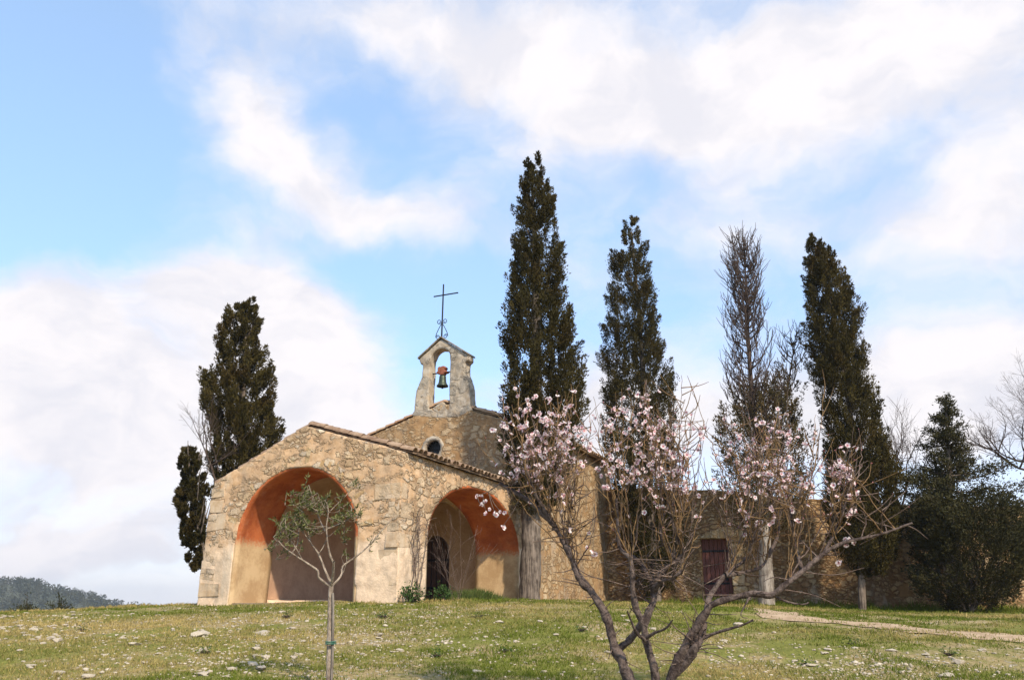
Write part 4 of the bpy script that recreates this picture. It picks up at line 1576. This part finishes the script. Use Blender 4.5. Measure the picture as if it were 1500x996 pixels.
M_shrub = mat_leaf('shrub_leaf', (.035, .07, .018), (.08, .13, .04), transl=.2)
M_tuft = mat_leaf('tall_grass', (.055, .085, .02), (.13, .15, .045), transl=.2)
M_far = mat_leaf('far_bush_leaf', (.03, .04, .018), (.07, .06, .03), transl=.1)
leafy('leafy_shrub', 'low dark green leafy shrub at the foot of the porch corner', 'shrub', 603, 866, 17.0, 44, 26, 520, M_shrub, 61)
leafy('leafy_shrub', 'green leafy plant growing in the side arch by its left jamb', 'shrub', 650, 862, 17.9, 34, 26, 420, M_shrub, 62)
leafy('bush', 'low dark bush on the skyline at the far left of the slope', 'bush', 36, 892, 26.5, 46, 40, 900, M_far, 63, .09, .03, 'bushes on the left skyline')
leafy('bush', 'low brownish bush on the skyline, right of the dark one', 'bush', 86, 893, 26.5, 40, 36, 700, M_far, 64, .09, .03, 'bushes on the left skyline')
for k_, (x_, y_) in enumerate(((852, 925), (738, 955), (1008, 940), (640, 962), (560, 905), (300, 958), (120, 925), (1250, 945), (1390, 960), (1180, 975), (420, 905), (700, 905))):
    q_ = ground_px(x_, y_)
    leafy('weed', 'small dark rosette weed growing in the short grass of the slope', 'weed', x_, y_, float(q_[1]), 15 + 3 * (k_ % 3), 6, 90, M_shrub, 130 + k_, .035, .014, 'weeds in the turf')
# tall grass tuft by the side arch
r = np.random.default_rng(66)
tc = ground_px(672, 878)
if tc is None:
    tc = BW(-.4, 3.5)
c0 = BW(-.35, 3.4)
n = 2600
pos = np.column_stack([np.zeros(n), np.zeros(n), np.zeros(n)])
ss = r.normal(3.4, .75, n)
ww = r.uniform(-.75, -.02, n)
for k in range(n):
    pos[k] = BW(ww[k], ss[k])
pos[:, 2] = ground_z(pos[:, 0], pos[:, 1]) - .01
o_c = np.array([c0[0], c0[1], gz(c0[0], c0[1])])
v, f = leaf_quads(pos, np.column_stack([r.normal(size=n) * .35, r.normal(size=n) * .35, np.ones(n)]), np.clip(.30 - .10 * np.abs(ss - 3.4), .06, .4) * r.uniform(.6, 1.2, n), .016, r, fold=.12)
o = link('grass_tuft', np_mesh('grass_tuft', v - o_c, f, M_tuft, tint=np.repeat(r.random(n), 4)), None, o_c)
tag(o, 'tuft of longer green grass in front of the side arch', 'grass tuft')
# bare climber on the corner
vloc = BW(-.12, .85)
vloc[2] = gz(vloc[0], vloc[1])
vine = thing('bare_climber', 'leafless brown climber trained up the side wall between corner and side arch', 'climber', vloc)
tb = Tubes()
r = random.Random(71)
for k in range(5):
    s_ = r.uniform(.5, 1.2)
    z_ = gz(vloc[0], vloc[1]) / S
    pts = []
    while z_ < r.uniform(1.9, 2.7):
        pts.append(BW(-.06 - r.uniform(0, .03), s_, z_))
        s_ += r.uniform(-.12, .12)
        z_ += .2
    pts = resample(np.array(pts), .08)
    tb.add(pts, .012, .006, 5)
    for _ in range(14):
        b = pts[r.randrange(len(pts) // 3, len(pts))]
        sd_ = np.array([ES[0], ES[1]]) * r.gauss(0, .22)
        e = b + np.array([sd_[0], sd_[1], r.uniform(-.05, .3)]) - np.array([EW[0], EW[1], 0]) * r.uniform(0, .08)
        tb.add(resample(np.array([b, (b + e) / 2 + np.array([0, 0, .03]), e]), .08), .005, .003, 4)
link('stems', tb.mesh('stems', M_twigd, vloc), vine)
bare('bare_shrub', 'fine leafless twigs standing in front of the side arch', 'shrub', 668, 17.6,
     [(0, 0, -.25, 1, .75, .006, 3), (0, 0, .15, 1, .8, .006, 3), (0, 0, .35, 1, .7, .005, 3)], 72, mat=M_twigd, bend=.25, up=.2, sides=4)

# ------------------------------------------------------------------ almond tree (foreground)
YA = 7.0
def A_(x, y, dy=0.0):
    return P(x, y, YA + dy)


aloc = A_(952, 1050)
aloc[2] = gz(aloc[0], YA)
almond = thing('almond_tree', 'pink-blossomed almond tree with three dark knobbly stems in the foreground', 'almond tree', aloc)
fork = aloc + np.array([0, 0, .12])
K = YA * CP / 1200

MAIN = {}
def stem(name, px, dys, r0, r1, knob=.28, from_fork=True):
    n = len(px)
    dys = np.interp(np.linspace(0, 1, n), np.linspace(0, 1, len(dys)), dys)
    pts = ([aloc - np.array([0, 0, .15])] if from_fork else []) + [A_(x, y, d) for (x, y), d in zip(px, dys)]
    pts = resample(np.array(pts), .025)
    MAIN[name] = pts
    return pts, r0, r1, knob


def br(tbs, name, px, dys, r0, r1, from_fork=False, knob=.42, sides=10):
    pts, a, b, k = stem(name, px, dys, r0, r1, knob, from_fork)
    tbs.add(pts, a * .92, b, sides, knob=k, power=.62)


tA, tB, tC = Tubes(), Tubes(), Tubes()
br(tA, 'L', [(932, 1020), (922, 996), (911, 967), (899, 944), (890, 908), (878, 884), (866, 866), (851, 849), (839, 822), (825, 789), (813, 771), (792, 750), (775, 734), (755, 722), (732, 708)], [0, .1, .25, .35], .066, .018, True, sides=16)
br(tA, 'L2', [(905, 950), (922, 938), (935, 920), (942, 905)], [.12, .05, 0], .034, .028)
br(tA, 'L3', [(813, 771), (790, 735), (775, 700), (762, 660)], [.28, .2, .1], .022, .010)
br(tA, 'L4', [(839, 822), (830, 790), (835, 750), (842, 710)], [.22, .3, .4], .020, .010)
br(tB, 'M', [(960, 1022), (961, 996), (955, 967), (946, 938), (942, 914), (932, 892), (927, 866), (926, 840), (922, 815), (908, 803), (905, 770), (903, 730)], [0, -.1, -.15, -.1], .056, .012, True, sides=16)
br(tB, 'M2', [(943, 916), (950, 898), (957, 880), (958, 860), (950, 840), (934, 822), (918, 808)], [-.1, -.05, .1], .036, .020)
br(tB, 'M3', [(957, 872), (962, 850), (975, 834), (993, 820), (1000, 805), (990, 780), (982, 750)], [-.05, -.2, -.3], .030, .010)
br(tB, 'M4', [(958, 862), (968, 852), (985, 846), (999, 838)], [-.1, -.3], .028, .012)
br(tB, 'M5', [(958, 855), (945, 842), (936, 850), (934, 862)], [-.1, .1], .022, .010)
br(tB, 'M6', [(993, 820), (975, 800), (968, 770), (978, 740), (992, 700)], [-.2, -.1, 0], .020, .010)
br(tB, 'M7', [(946, 938), (934, 928), (925, 910), (919, 895)], [-.1, -.3], .020, .006)
br(tB, 'M8', [(946, 934), (960, 926), (975, 920), (985, 908)], [-.1, -.4], .022, .006)
br(tC, 'R', [(972, 1025), (982, 996), (994, 967), (1012, 932), (1027, 908), (1041, 887), (1065, 878), (1101, 869), (1131, 871), (1151, 855), (1175, 837), (1205, 812), (1235, 795), (1290, 782), (1336, 766)], [0, -.2, -.4, -.3], .062, .007, True, sides=16)
br(tC, 'R2', [(1034, 898), (1041, 872), (1062, 843), (1092, 819), (1101, 798), (1092, 770), (1086, 740)], [-.15, .1, .3], .030, .009)
br(tC, 'R3', [(990, 985), (1008, 965), (1018, 948), (1028, 930), (1029, 912)], [-.05, -.15, -.1], .042, .034)
br(tC, 'R4', [(1020, 940), (1045, 928), (1071, 920), (1090, 914), (1103, 908)], [-.1, -.3, -.4], .018, .008)
br(tC, 'R5', [(1062, 843), (1090, 838), (1115, 830), (1125, 815)], [0, .2], .026, .010)
br(tC, 'R6', [(1131, 871), (1150, 880), (1175, 885), (1185, 882)], [-.3, -.35], .012, .005)
br(tC, 'R7', [(1175, 837), (1165, 800), (1160, 760), (1155, 710)], [-.3, -.2, -.1], .020, .010)
br(tC, 'R8', [(1205, 812), (1228, 770), (1240, 730), (1250, 690)], [-.35, -.3], .016, .008)
br(tC, 'R9', [(1101, 869), (1085, 900), (1095, 905)], [-.3, -.35], .010, .004)
br(tC, 'R10', [(1125, 815), (1140, 780), (1135, 740), (1120, 700)], [.2, .3], .018, .009)
for tb_ in (tA, tB, tC):
    link('stem', tb_.mesh('stem', M_bark_a, aloc), almond)

r = random.Random(81)
rn = np.random.default_rng(82)
tw, twd = Tubes(), Tubes()
whips = []
# (source branch, fraction range, target x-range, target top y-range, count)
SPEC = [('L', .55, 1.0, (705, 850), (560, 690), 40), ('L3', .2, 1, (720, 840), (545, 640), 20), ('L4', .2, 1, (800, 870), (560, 690), 22), ('L', .45, .75, (830, 905), (690, 800), 7),
        ('M', .68, 1, (865, 960), (540, 690), 20), ('M2', .5, 1, (880, 970), (560, 700), 9), ('M3', .3, 1, (935, 1030), (520, 700), 30), ('M6', .2, 1, (940, 1040), (530, 690), 26), ('M4', .3, 1, (980, 1050), (620, 760), 8),
        ('R2', .35, 1, (1010, 1150), (540, 720), 30), ('R5', .3, 1, (1080, 1150), (560, 720), 16), ('R7', .1, 1, (1110, 1210), (550, 720), 26), ('R10', .2, 1, (1070, 1180), (540, 700), 22), ('R8', .1, 1, (1190, 1270), (600, 740), 22), ('R', .58, .95, (1120, 1290), (640, 770), 22)]
for nm, f0, f1, (x0, x1), (y0, y1), cnt in SPEC:
    ax_ = MAIN[nm]
    for k in range(int(cnt * .72)):
        b = ax_[min(len(ax_) - 1, int(len(ax_) * r.uniform(f0, f1)))]
        yy = r.triangular(y0, y1, y0 + .65 * (y1 - y0))
        e = A_(r.uniform(x0, x1), yy, (b[1] - YA) + r.gauss(0, .38))
        # limit sideways travel
        dh = e - b
        hv = math.hypot(dh[0], dh[1])
        mx = .95 * abs(dh[2]) + .12
        if hv > mx:
            e[:2] = b[:2] + dh[:2] * mx / hv
        mid = b + (e - b) * .45 + np.array([(e[0] - b[0]) * .06 + r.gauss(0, .035), r.gauss(0, .05), r.gauss(-.01, .03)])
        pts = resample(np.array([b, mid, e]), .05)
        pts[1:-1] += rn.normal(size=(len(pts) - 2, 3)) * .006
        dst = tw if r.random() < .6 else twd
        dst.add(pts, r.uniform(.0038, .0068), .0016, 5)
        whips.append(pts)
        for _ in range(r.randint(2, 5)):
            i = r.randrange(len(pts) // 4, max(len(pts) // 4 + 1, len(pts) - 1))
            e2 = pts[i] + np.array([r.gauss(0, .15), r.gauss(0, .13), r.uniform(-.02, .30)])
            q = resample(np.array([pts[i], (pts[i] + e2) / 2 + np.array([r.gauss(0, .015), 0, -.01]), e2]), .05)
            dst.add(q, .0045, .0018, 4)
            whips.append(q)
# spurs and fine twigs low on the stems
for nm in ('L', 'M', 'M2', 'M3', 'R', 'R2', 'R3', 'L4', 'M4', 'M5'):
    ax_ = MAIN[nm]
    for k in range(24):
        b = ax_[int(len(ax_) * r.uniform(.22, .98))]
        e = b + np.array([r.gauss(0, .17), r.gauss(0, .15), r.uniform(-.14, .22)])
        q = resample(np.array([b, (b + e) / 2 + np.array([r.gauss(0, .03), r.gauss(0, .03), r.gauss(0, .02)]), e]), .04)
        twd.add(q, .006, .002, 4)


def project(p):
    dep = CP * p[1] + SP * p[2]
    return 750 + 1200 * p[0] / dep, 498 - 1200 * (CP * p[2] - SP * p[1]) / dep


BL = [(765, 640, 50, 62, 1.0), (815, 600, 38, 38, .95), (735, 670, 28, 40, .6), (710, 738, 28, 14, .9), (835, 645, 25, 40, .6), (925, 610, 45, 32, .75), (945, 665, 55, 45, .95), (905, 690, 32, 35, .5), (1055, 610, 28, 28, .8),
      (1130, 620, 60, 40, .32), (1190, 665, 60, 50, .5), (1070, 690, 40, 30, .6), (1080, 730, 25, 40, .7), (1230, 700, 28, 50, .45), (1160, 600, 40, 40, .28), (1020, 720, 60, 35, .12), (790, 640, 95, 105, .24), (930, 650, 95, 100, .24), (1160, 670, 130, 105, .22), (1248, 793, 14, 8, .8), (871, 806, 8, 6, .6)]


def bprob(x, y):
    return min(1.0, sum(w_ * math.exp(-((x - bx) / sx) ** 2 - ((y - by) / sy) ** 2) for bx, by, sx, sy, w_ in BL))


def flower(r_):
    """five cupped petals with notch, 4 quads each + stamens"""
    v, f, ti = [], [], []
    rad = r_.uniform(.016, .024)
    cup = r_.uniform(.35, 1.3)
    for k in range(5):
        a = 2 * math.pi * k / 5 + r_.gauss(0, .08)
        ca, sa = math.cos(a), math.sin(a)
        rows = ((.10, .10, .0), (.45, .36, .10), (.80, .42, .30), (1.0, .22, .45))
        b = len(v)
        for u, hw, hz in rows:
            for sgn in (-1, 0, 1):
                x = u * rad * (1 if sgn else (.94 if u == 1.0 else 1))
                y = sgn * hw * rad
                z = (hz * cup + (.10 * abs(sgn) * cup)) * rad
                v.append((x * ca - y * sa, x * sa + y * ca, z))
                ti.append(0.8 if u < .2 else (.10 if u < .5 else 0.0))
        for i in range(3):
            for j in range(2):
                q = b + i * 3 + j
                f.append((q, q + 1, q + 4, q + 3))
    for k in range(8):
        a = r_.uniform(0, 6.28)
        l_ = rad * r_.uniform(.3, .45)
        b = len(v)
        dx, dy = math.cos(a) * l_ * .5, math.sin(a) * l_ * .5
        wv = rad * .03
        v += [(-wv * math.sin(a), wv * math.cos(a), 0), (wv * math.sin(a), -wv * math.cos(a), 0), (dx + wv, dy, l_ * .8), (dx - wv, dy, l_ * .8)]
        ti += [1, 1, .9, .9]
        f.append((b, b + 1, b + 2, b + 3))
    b = len(v)      # calyx
    for i in range(2):
        for k in range(6):
            a = k * math.pi / 3
            rr_c = rad * (.16 if i == 0 else .08)
            v.append((rr_c * math.cos(a), rr_c * math.sin(a), -.02 * rad - i * .32 * rad))
            ti.append(1.0)
    for k in range(6):
        f.append((b + k, b + (k + 1) % 6, b + 6 + (k + 1) % 6, b + 6 + k))
    return np.array(v), np.array(f), np.array(ti)


def mat_petal():
    m, t = new_mat('almond_petal')
    tint = t.n('ShaderNodeAttribute', attribute_name='tint').outputs['Fac']
    nz = t.noise(t.n('ShaderNodeTexCoord').outputs['Object'], 6, 2).outputs['Fac']
    col = t.mix(t.step(nz, .35, .65), (.93, .72, .72), (.94, .85, .83))
    col = t.mix(t.step(tint, 0, .5), col, (.74, .33, .38))
    col = t.mix(t.step(tint, .7, 1.0), col, (.36, .07, .09))
    finish(t, col, .7, transl=.45, spec=.1)
    return m


M_petal = mat_petal()
FL_ = [flower(random.Random(s_)) for s_ in range(8)]
sites = []
tries = 0
while len(sites) < 1280 and tries < 60000:
    tries += 1
    q = whips[r.randrange(len(whips))]
    i = r.randrange(len(q) // 5, len(q))
    x, y = project(q[i])
    if r.random() < bprob(x, y):
        m_ = r.choice((1, 1, 2, 3))
        for _ in range(m_):
            sites.append(q[i] + rn.normal(size=3) * .014)
for x, y in ((695, 728), (703, 733), (711, 740), (718, 745), (724, 752), (736, 772), (1240, 795), (1250, 796), (1246, 790), (871, 806), (1232, 825), (735, 748)):
    for _ in range(2):
        p = A_(x + r.gauss(0, 3), y + r.gauss(0, 3), .3 if x < 800 else -.3)
        sites.append(p)
        # supporting twig
    j = min((w_ for w_ in list(MAIN.values())), key=lambda a: np.min(np.linalg.norm(a - p, axis=1)))
    bb_ = j[np.argmin(np.linalg.norm(j - p, axis=1))]
    WT = resample(np.array([bb_, (bb_ + p) / 2 + np.array([0, 0, -.02]), p]), .05)
    MAIN.setdefault('_extra', WT)
    whips.append(WT)
for WT in whips[-12:]:
    twd.add(WT, .005, .002, 4)
nt_ = sum(len(f_) for f_ in tw.f)
twm = np_mesh('twigs', np.vstack(tw.v + twd.v) - aloc, np.vstack(tw.f + [f_ + tw.nv for f_ in twd.f]), M_twig, True)
twm.materials.append(M_twigd)
mi_ = np.zeros(len(twm.polygons), np.int32)
mi_[nt_:] = 1
twm.polygons.foreach_set('material_index', mi_)
link('twigs', twm, almond)
from mathutils import Matrix
def flower_at(p):
    fv, ff, ft = FL_[r.randrange(len(FL_))]
    d = norm(rn.normal(size=3) + np.array([0, -.35, .35]))
    M = np.array(Vector(d).to_track_quat('Z', 'Y').to_matrix()) @ np.array(Matrix.Rotation(r.uniform(0, 6.28), 3, 'Z'))
    return fv @ M.T + p, ff, ft
sites.sort(key=lambda p: p[1])
for p in sites[:100]:
    fv, ff, ft = flower_at(p)
    link('blossom', np_mesh('blossom', fv - p, ff, M_petal, tint=ft), almond, p - aloc)
vs_, fs_, ts_, nb = [], [], [], 0
for p in sites[100:]:
    fv, ff, ft = flower_at(p)
    vs_.append(fv)
    fs_.append(ff + nb)
    ts_.append(ft)
    nb += len(fv)
# reddish buds along the whips
for _ in range(900):
    q = whips[r.randrange(len(whips))]
    p = q[r.randrange(len(q) // 4, len(q))]
    x, y = project(p)
    if r.random() > .25 + bprob(x, y):
        continue
    s_ = r.uniform(.004, .0075)
    d = norm(rn.normal(size=3) + np.array([0, 0, .6]))
    a = norm(np.cross(d, [.3, .5, .8]))
    b = np.cross(d, a)
    vs_.append(np.array([p, p + d * s_ * 1.2 + a * s_ * .7, p + d * s_ * 1.2 + b * s_ * .7, p + d * s_ * 1.2 - a * s_ * .7, p + d * s_ * 1.2 - b * s_ * .7, p + d * s_ * 2.6]))
    fs_.append(np.array([(0, 1, 2, 2), (0, 2, 3, 3), (0, 3, 4, 4), (0, 4, 1, 1), (5, 2, 1, 1), (5, 3, 2, 2), (5, 4, 3, 3), (5, 1, 4, 4)])[:0])
    # closed bud from quads
    fs_[-1] = np.array([(0, 1, 5, 2), (0, 2, 5, 3), (0, 3, 5, 4), (0, 4, 5, 1)]) + nb
    ts_.append(np.full(6, r.uniform(.4, .85)))
    nb += 6
o = link('blossoms', np_mesh('blossoms', np.vstack(vs_) - aloc, np.vstack(fs_), M_petal, tint=np.concatenate(ts_)), almond)
tag(o, kind='stuff')

# ------------------------------------------------------------------ olive sapling
YO = 8.2
def O_(x, y, dy=0.0):
    return P(x, y, YO + dy)


oloc = O_(482, 1000)
oloc[2] = gz(oloc[0], YO)
olive = thing('olive_tree', 'young olive tree with a thin straight trunk in front of the left arch', 'olive tree', oloc)
tb = Tubes()
b0 = oloc - np.array([0, 0, .1])
tb.add(resample(np.array([b0, O_(482, 996), O_(483, 934), O_(485, 857)]), .03), .030, .024, 12, knob=.12)
OB = [([(485, 860), (488, 840), (489, 822)], .02, .014), ([(485, 860), (472, 850), (466, 844), (465, 835), (443, 820), (428, 810), (416, 801), (408, 792)], .016, .006),
      ([(486, 856), (478, 839), (466, 810), (455, 794), (450, 770)], .017, .007), ([(489, 826), (482, 807), (478, 775), (481, 750), (478, 735)], .015, .006),
      ([(486, 858), (496, 848), (501, 839), (502, 829), (520, 816), (539, 800), (558, 778), (574, 760)], .015, .004), ([(478, 775), (495, 768), (510, 760), (520, 750)], .010, .004),
      ([(476, 778), (468, 760), (462, 740), (452, 710)], .009, .003), ([(466, 812), (474, 800), (480, 785)], .008, .004), ([(428, 810), (436, 795), (438, 775), (442, 745)], .009, .004),
      ([(443, 820), (432, 800), (420, 785)], .008, .004), ([(480, 752), (497, 735), (510, 722), (519, 708)], .007, .003), ([(503, 838), (508, 820), (506, 805)], .006, .003), ([(539, 800), (545, 790), (548, 782)], .005, .003),
      ([(455, 794), (440, 775), (425, 765)], .008, .003), ([(481, 752), (470, 735), (465, 722)], .007, .003), ([(508, 760), (515, 745), (508, 735)], .006, .003), ([(505, 765), (504, 785), (503, 798)], .004, .002)]
r = random.Random(91)
OT = []
for px_, r0, r1 in OB:
    dy = r.uniform(-.22, .22)
    n = len(px_)
    pts = resample(np.array([O_(x, y, dy * (k / (n - 1))) for k, (x, y) in enumerate(px_)]), .025)
    tb.add(pts, r0 * .78, r1 * .8, 8, knob=.12)
    OT.append(pts)
rn = np.random.default_rng(92)
CL = [(415, 783, 20, 22, 95), (437, 735, 20, 20, 80), (468, 742, 22, 16, 75), (452, 772, 20, 15, 75), (450, 715, 6, 12, 16), (510, 752, 24, 12, 100), (492, 765, 14, 12, 36), (520, 709, 9, 6, 18), (425, 762, 18, 16, 60), (545, 795, 5, 6, 6), (508, 815, 4, 8, 8), (503, 790, 3, 10, 8), (478, 730, 16, 10, 26), (440, 755, 18, 14, 50)]
pos, dr = [], []
for x, y, sx, sy, n in CL:
    c = O_(x, y)
    # a few sprigs per cluster
    for k in range(max(2, int(n / 4.6))):
        s0 = O_(x + r.gauss(0, sx * .48), y + r.gauss(0, sy * .48), r.gauss(0, .12))
        d = norm(np.array([r.gauss(0, .6), r.gauss(0, .5), r.uniform(.1, 1)]))
        L_ = r.uniform(.06, .13)
        q = np.array([s0 - d * L_ * .6, s0, s0 + d * L_ * .5])
        tb.add(q, .003, .0015, 4)
        # tie the sprig to the nearest branch
        bb_ = min((o_[np.argmin(np.linalg.norm(o_ - q[0], axis=1))] for o_ in OT), key=lambda p_: np.linalg.norm(p_ - q[0]))
        tb.add(resample(np.array([bb_, (bb_ + q[0]) / 2 + np.array([0, 0, -.012]), q[0]]), .04), .0024, .0018, 4)
        for j in range(13):
            u = r.random()
            pos.append(q[0] + (q[2] - q[0]) * u)
            dr.append(d * .7 + norm(rn.normal(size=3)) * .8)
link('trunk', tb.mesh('trunk', M_bark_o, oloc), olive)
pos, dr = np.array(pos), np.array(dr)
v, f = leaf_quads(pos, dr, rn.uniform(.034, .06, len(pos)), rn.uniform(.011, .016, len(pos)), rn, fold=.06)
M_olive = mat_leaf('olive_leaf', (.060, .072, .022), (.165, .165, .062), rough=.6, transl=.15)
link('foliage', np_mesh('foliage', v - oloc, f, M_olive, tint=np.repeat(rn.random(len(pos)), 4)), olive)
# support stake with tie
sloc = O_(487, 1000, -.03)
sloc[2] = gz(sloc[0], sloc[1])
stake = thing('support_stake', 'thin weathered stake beside the trunk of the young olive tree', 'stake', sloc)
tb = Tubes()
p1 = O_(488, 868, -.035)
tb.add(resample(np.array([sloc - np.array([0, 0, .15]), (sloc + p1) / 2 + np.array([.004, 0, 0]), p1]), .05), .012, .011, 8, knob=.1)
link('pole', tb.mesh('pole', M_bark_w, sloc), stake)
tb = Tubes()
tc_ = O_(484.5, 941, -.015)
a = np.linspace(0, 2 * math.pi, 20)
for dz in (-.008, .008):
    tb.add(np.column_stack([tc_[0] + .046 * np.cos(a), tc_[1] + .05 * np.sin(a), np.full(20, tc_[2] + dz)]), .007, .007, 6)
M_tie = mat_noise('green_tie', (.03, .10, .07), (.05, .15, .10), 10, .6, .1)
link('tie', tb.mesh('tie', M_tie, sloc), stake)

# ------------------------------------------------------------------ distant wooded hill
M_hill = mat_noise('hill_scrub', (.045, .055, .03), (.085, .085, .05), .02, .95, .3, 1.0)
YH = 620.0
hx = np.linspace(-1500, 900, 90)
hy = np.linspace(YH - 260, YH + 700, 60)
HX, HY = np.meshgrid(hx, hy)
# crest profile in photo px
cxp = np.array([-900, -500, -250, -100, 0, 40, 75, 110, 150, 190, 230, 300, 600, 1100, 1700, 2600])
cyp = np.array([820, 822, 834, 846, 853, 857, 866, 872, 881, 888, 894, 900, 902, 897, 893, 893])
def hill_z(X, Y):
    c = 750 + 1265 * X / np.maximum(Y, 1)
    el_ = np.array([P(750, y_, 1.0)[2] for y_ in cyp])
    crest = np.interp(c, cxp, el_) * YH
    t_ = np.clip((Y - (YH - 240)) / 240, 0, 1)
    back = np.clip((Y - YH) / 700, 0, 1)
    prof = t_ * t_ * (3 - 2 * t_) * (1 - back ** 2)
    return -23 + (crest + 23) * prof + (fbm(np.column_stack([X.ravel(), Y.ravel()]), .012, 4).reshape(X.shape) - .5) * 8 * prof
HZ = hill_z(HX, HY)
nx, ny = len(hx), len(hy)
ii = np.arange(ny - 1)[:, None] * nx
jj = np.arange(nx - 1)[None, :]
q = np.stack([ii + jj, ii + jj + 1, ii + nx + jj + 1, ii + nx + jj], axis=-1).reshape(-1, 4)
tag(link('hill', np_mesh('hill', np.column_stack([HX.ravel(), HY.ravel(), HZ.ravel()]), q, M_hill, True)), kind='structure')
rn = np.random.default_rng(101)
TN = 2600
tc_ = rn.uniform(-420, 260, TN)
tY = rn.uniform(YH - 235, YH + 25, TN)
tX = (tc_ - 750) / 1265 * tY
tz = hill_z(tX, tY)
hgt = rn.uniform(2.2, 5.5, TN)
KL = 34
u = rn.random((TN, KL)) 
dirn = norm(rn.normal(size=(TN, KL, 3)))
pos = np.stack([tX, tY, tz], 1)[:, None, :] + np.stack([np.zeros((TN, KL)), np.zeros((TN, KL)), u * hgt[:, None]], -1) + dirn * (hgt[:, None] * .42 * np.sin(np.pi * np.clip(u * .8 + .2, 0, 1)))[:, :, None]
pos = pos.reshape(-1, 3)
v, f = leaf_quads(pos, dirn.reshape(-1, 3) + np.array([0, 0, .4]), rn.uniform(.8, 1.6, len(pos)), .75, rn)
M_wood = mat_leaf('wood_leaf', (.03, .04, .022), (.07, .07, .04), transl=.05)
o = link('forest', np_mesh('forest', v, f, M_wood, tint=np.repeat(np.repeat(rn.random(TN), KL), 4)))
tag(o, 'dark far-off pine wood covering the low hill at the left horizon', 'forest', kind='stuff')

# ------------------------------------------------------------------ air
hb = MB()
hb.box((-2100, -2100, -26), (2100, 2100, 46))
M_haze = bpy.data.materials.new('haze')
M_haze.use_nodes = True
t = T(M_haze.node_tree)
t.n('ShaderNodeOutputMaterial', {'Volume': t.n('ShaderNodeVolumePrincipled', {'Color': (.80, .86, .95, 1), 'Density': .0003, 'Anisotropy': .2}).outputs[0]})
tag(link('haze', hb.mesh('haze', M_haze)), kind='stuff')
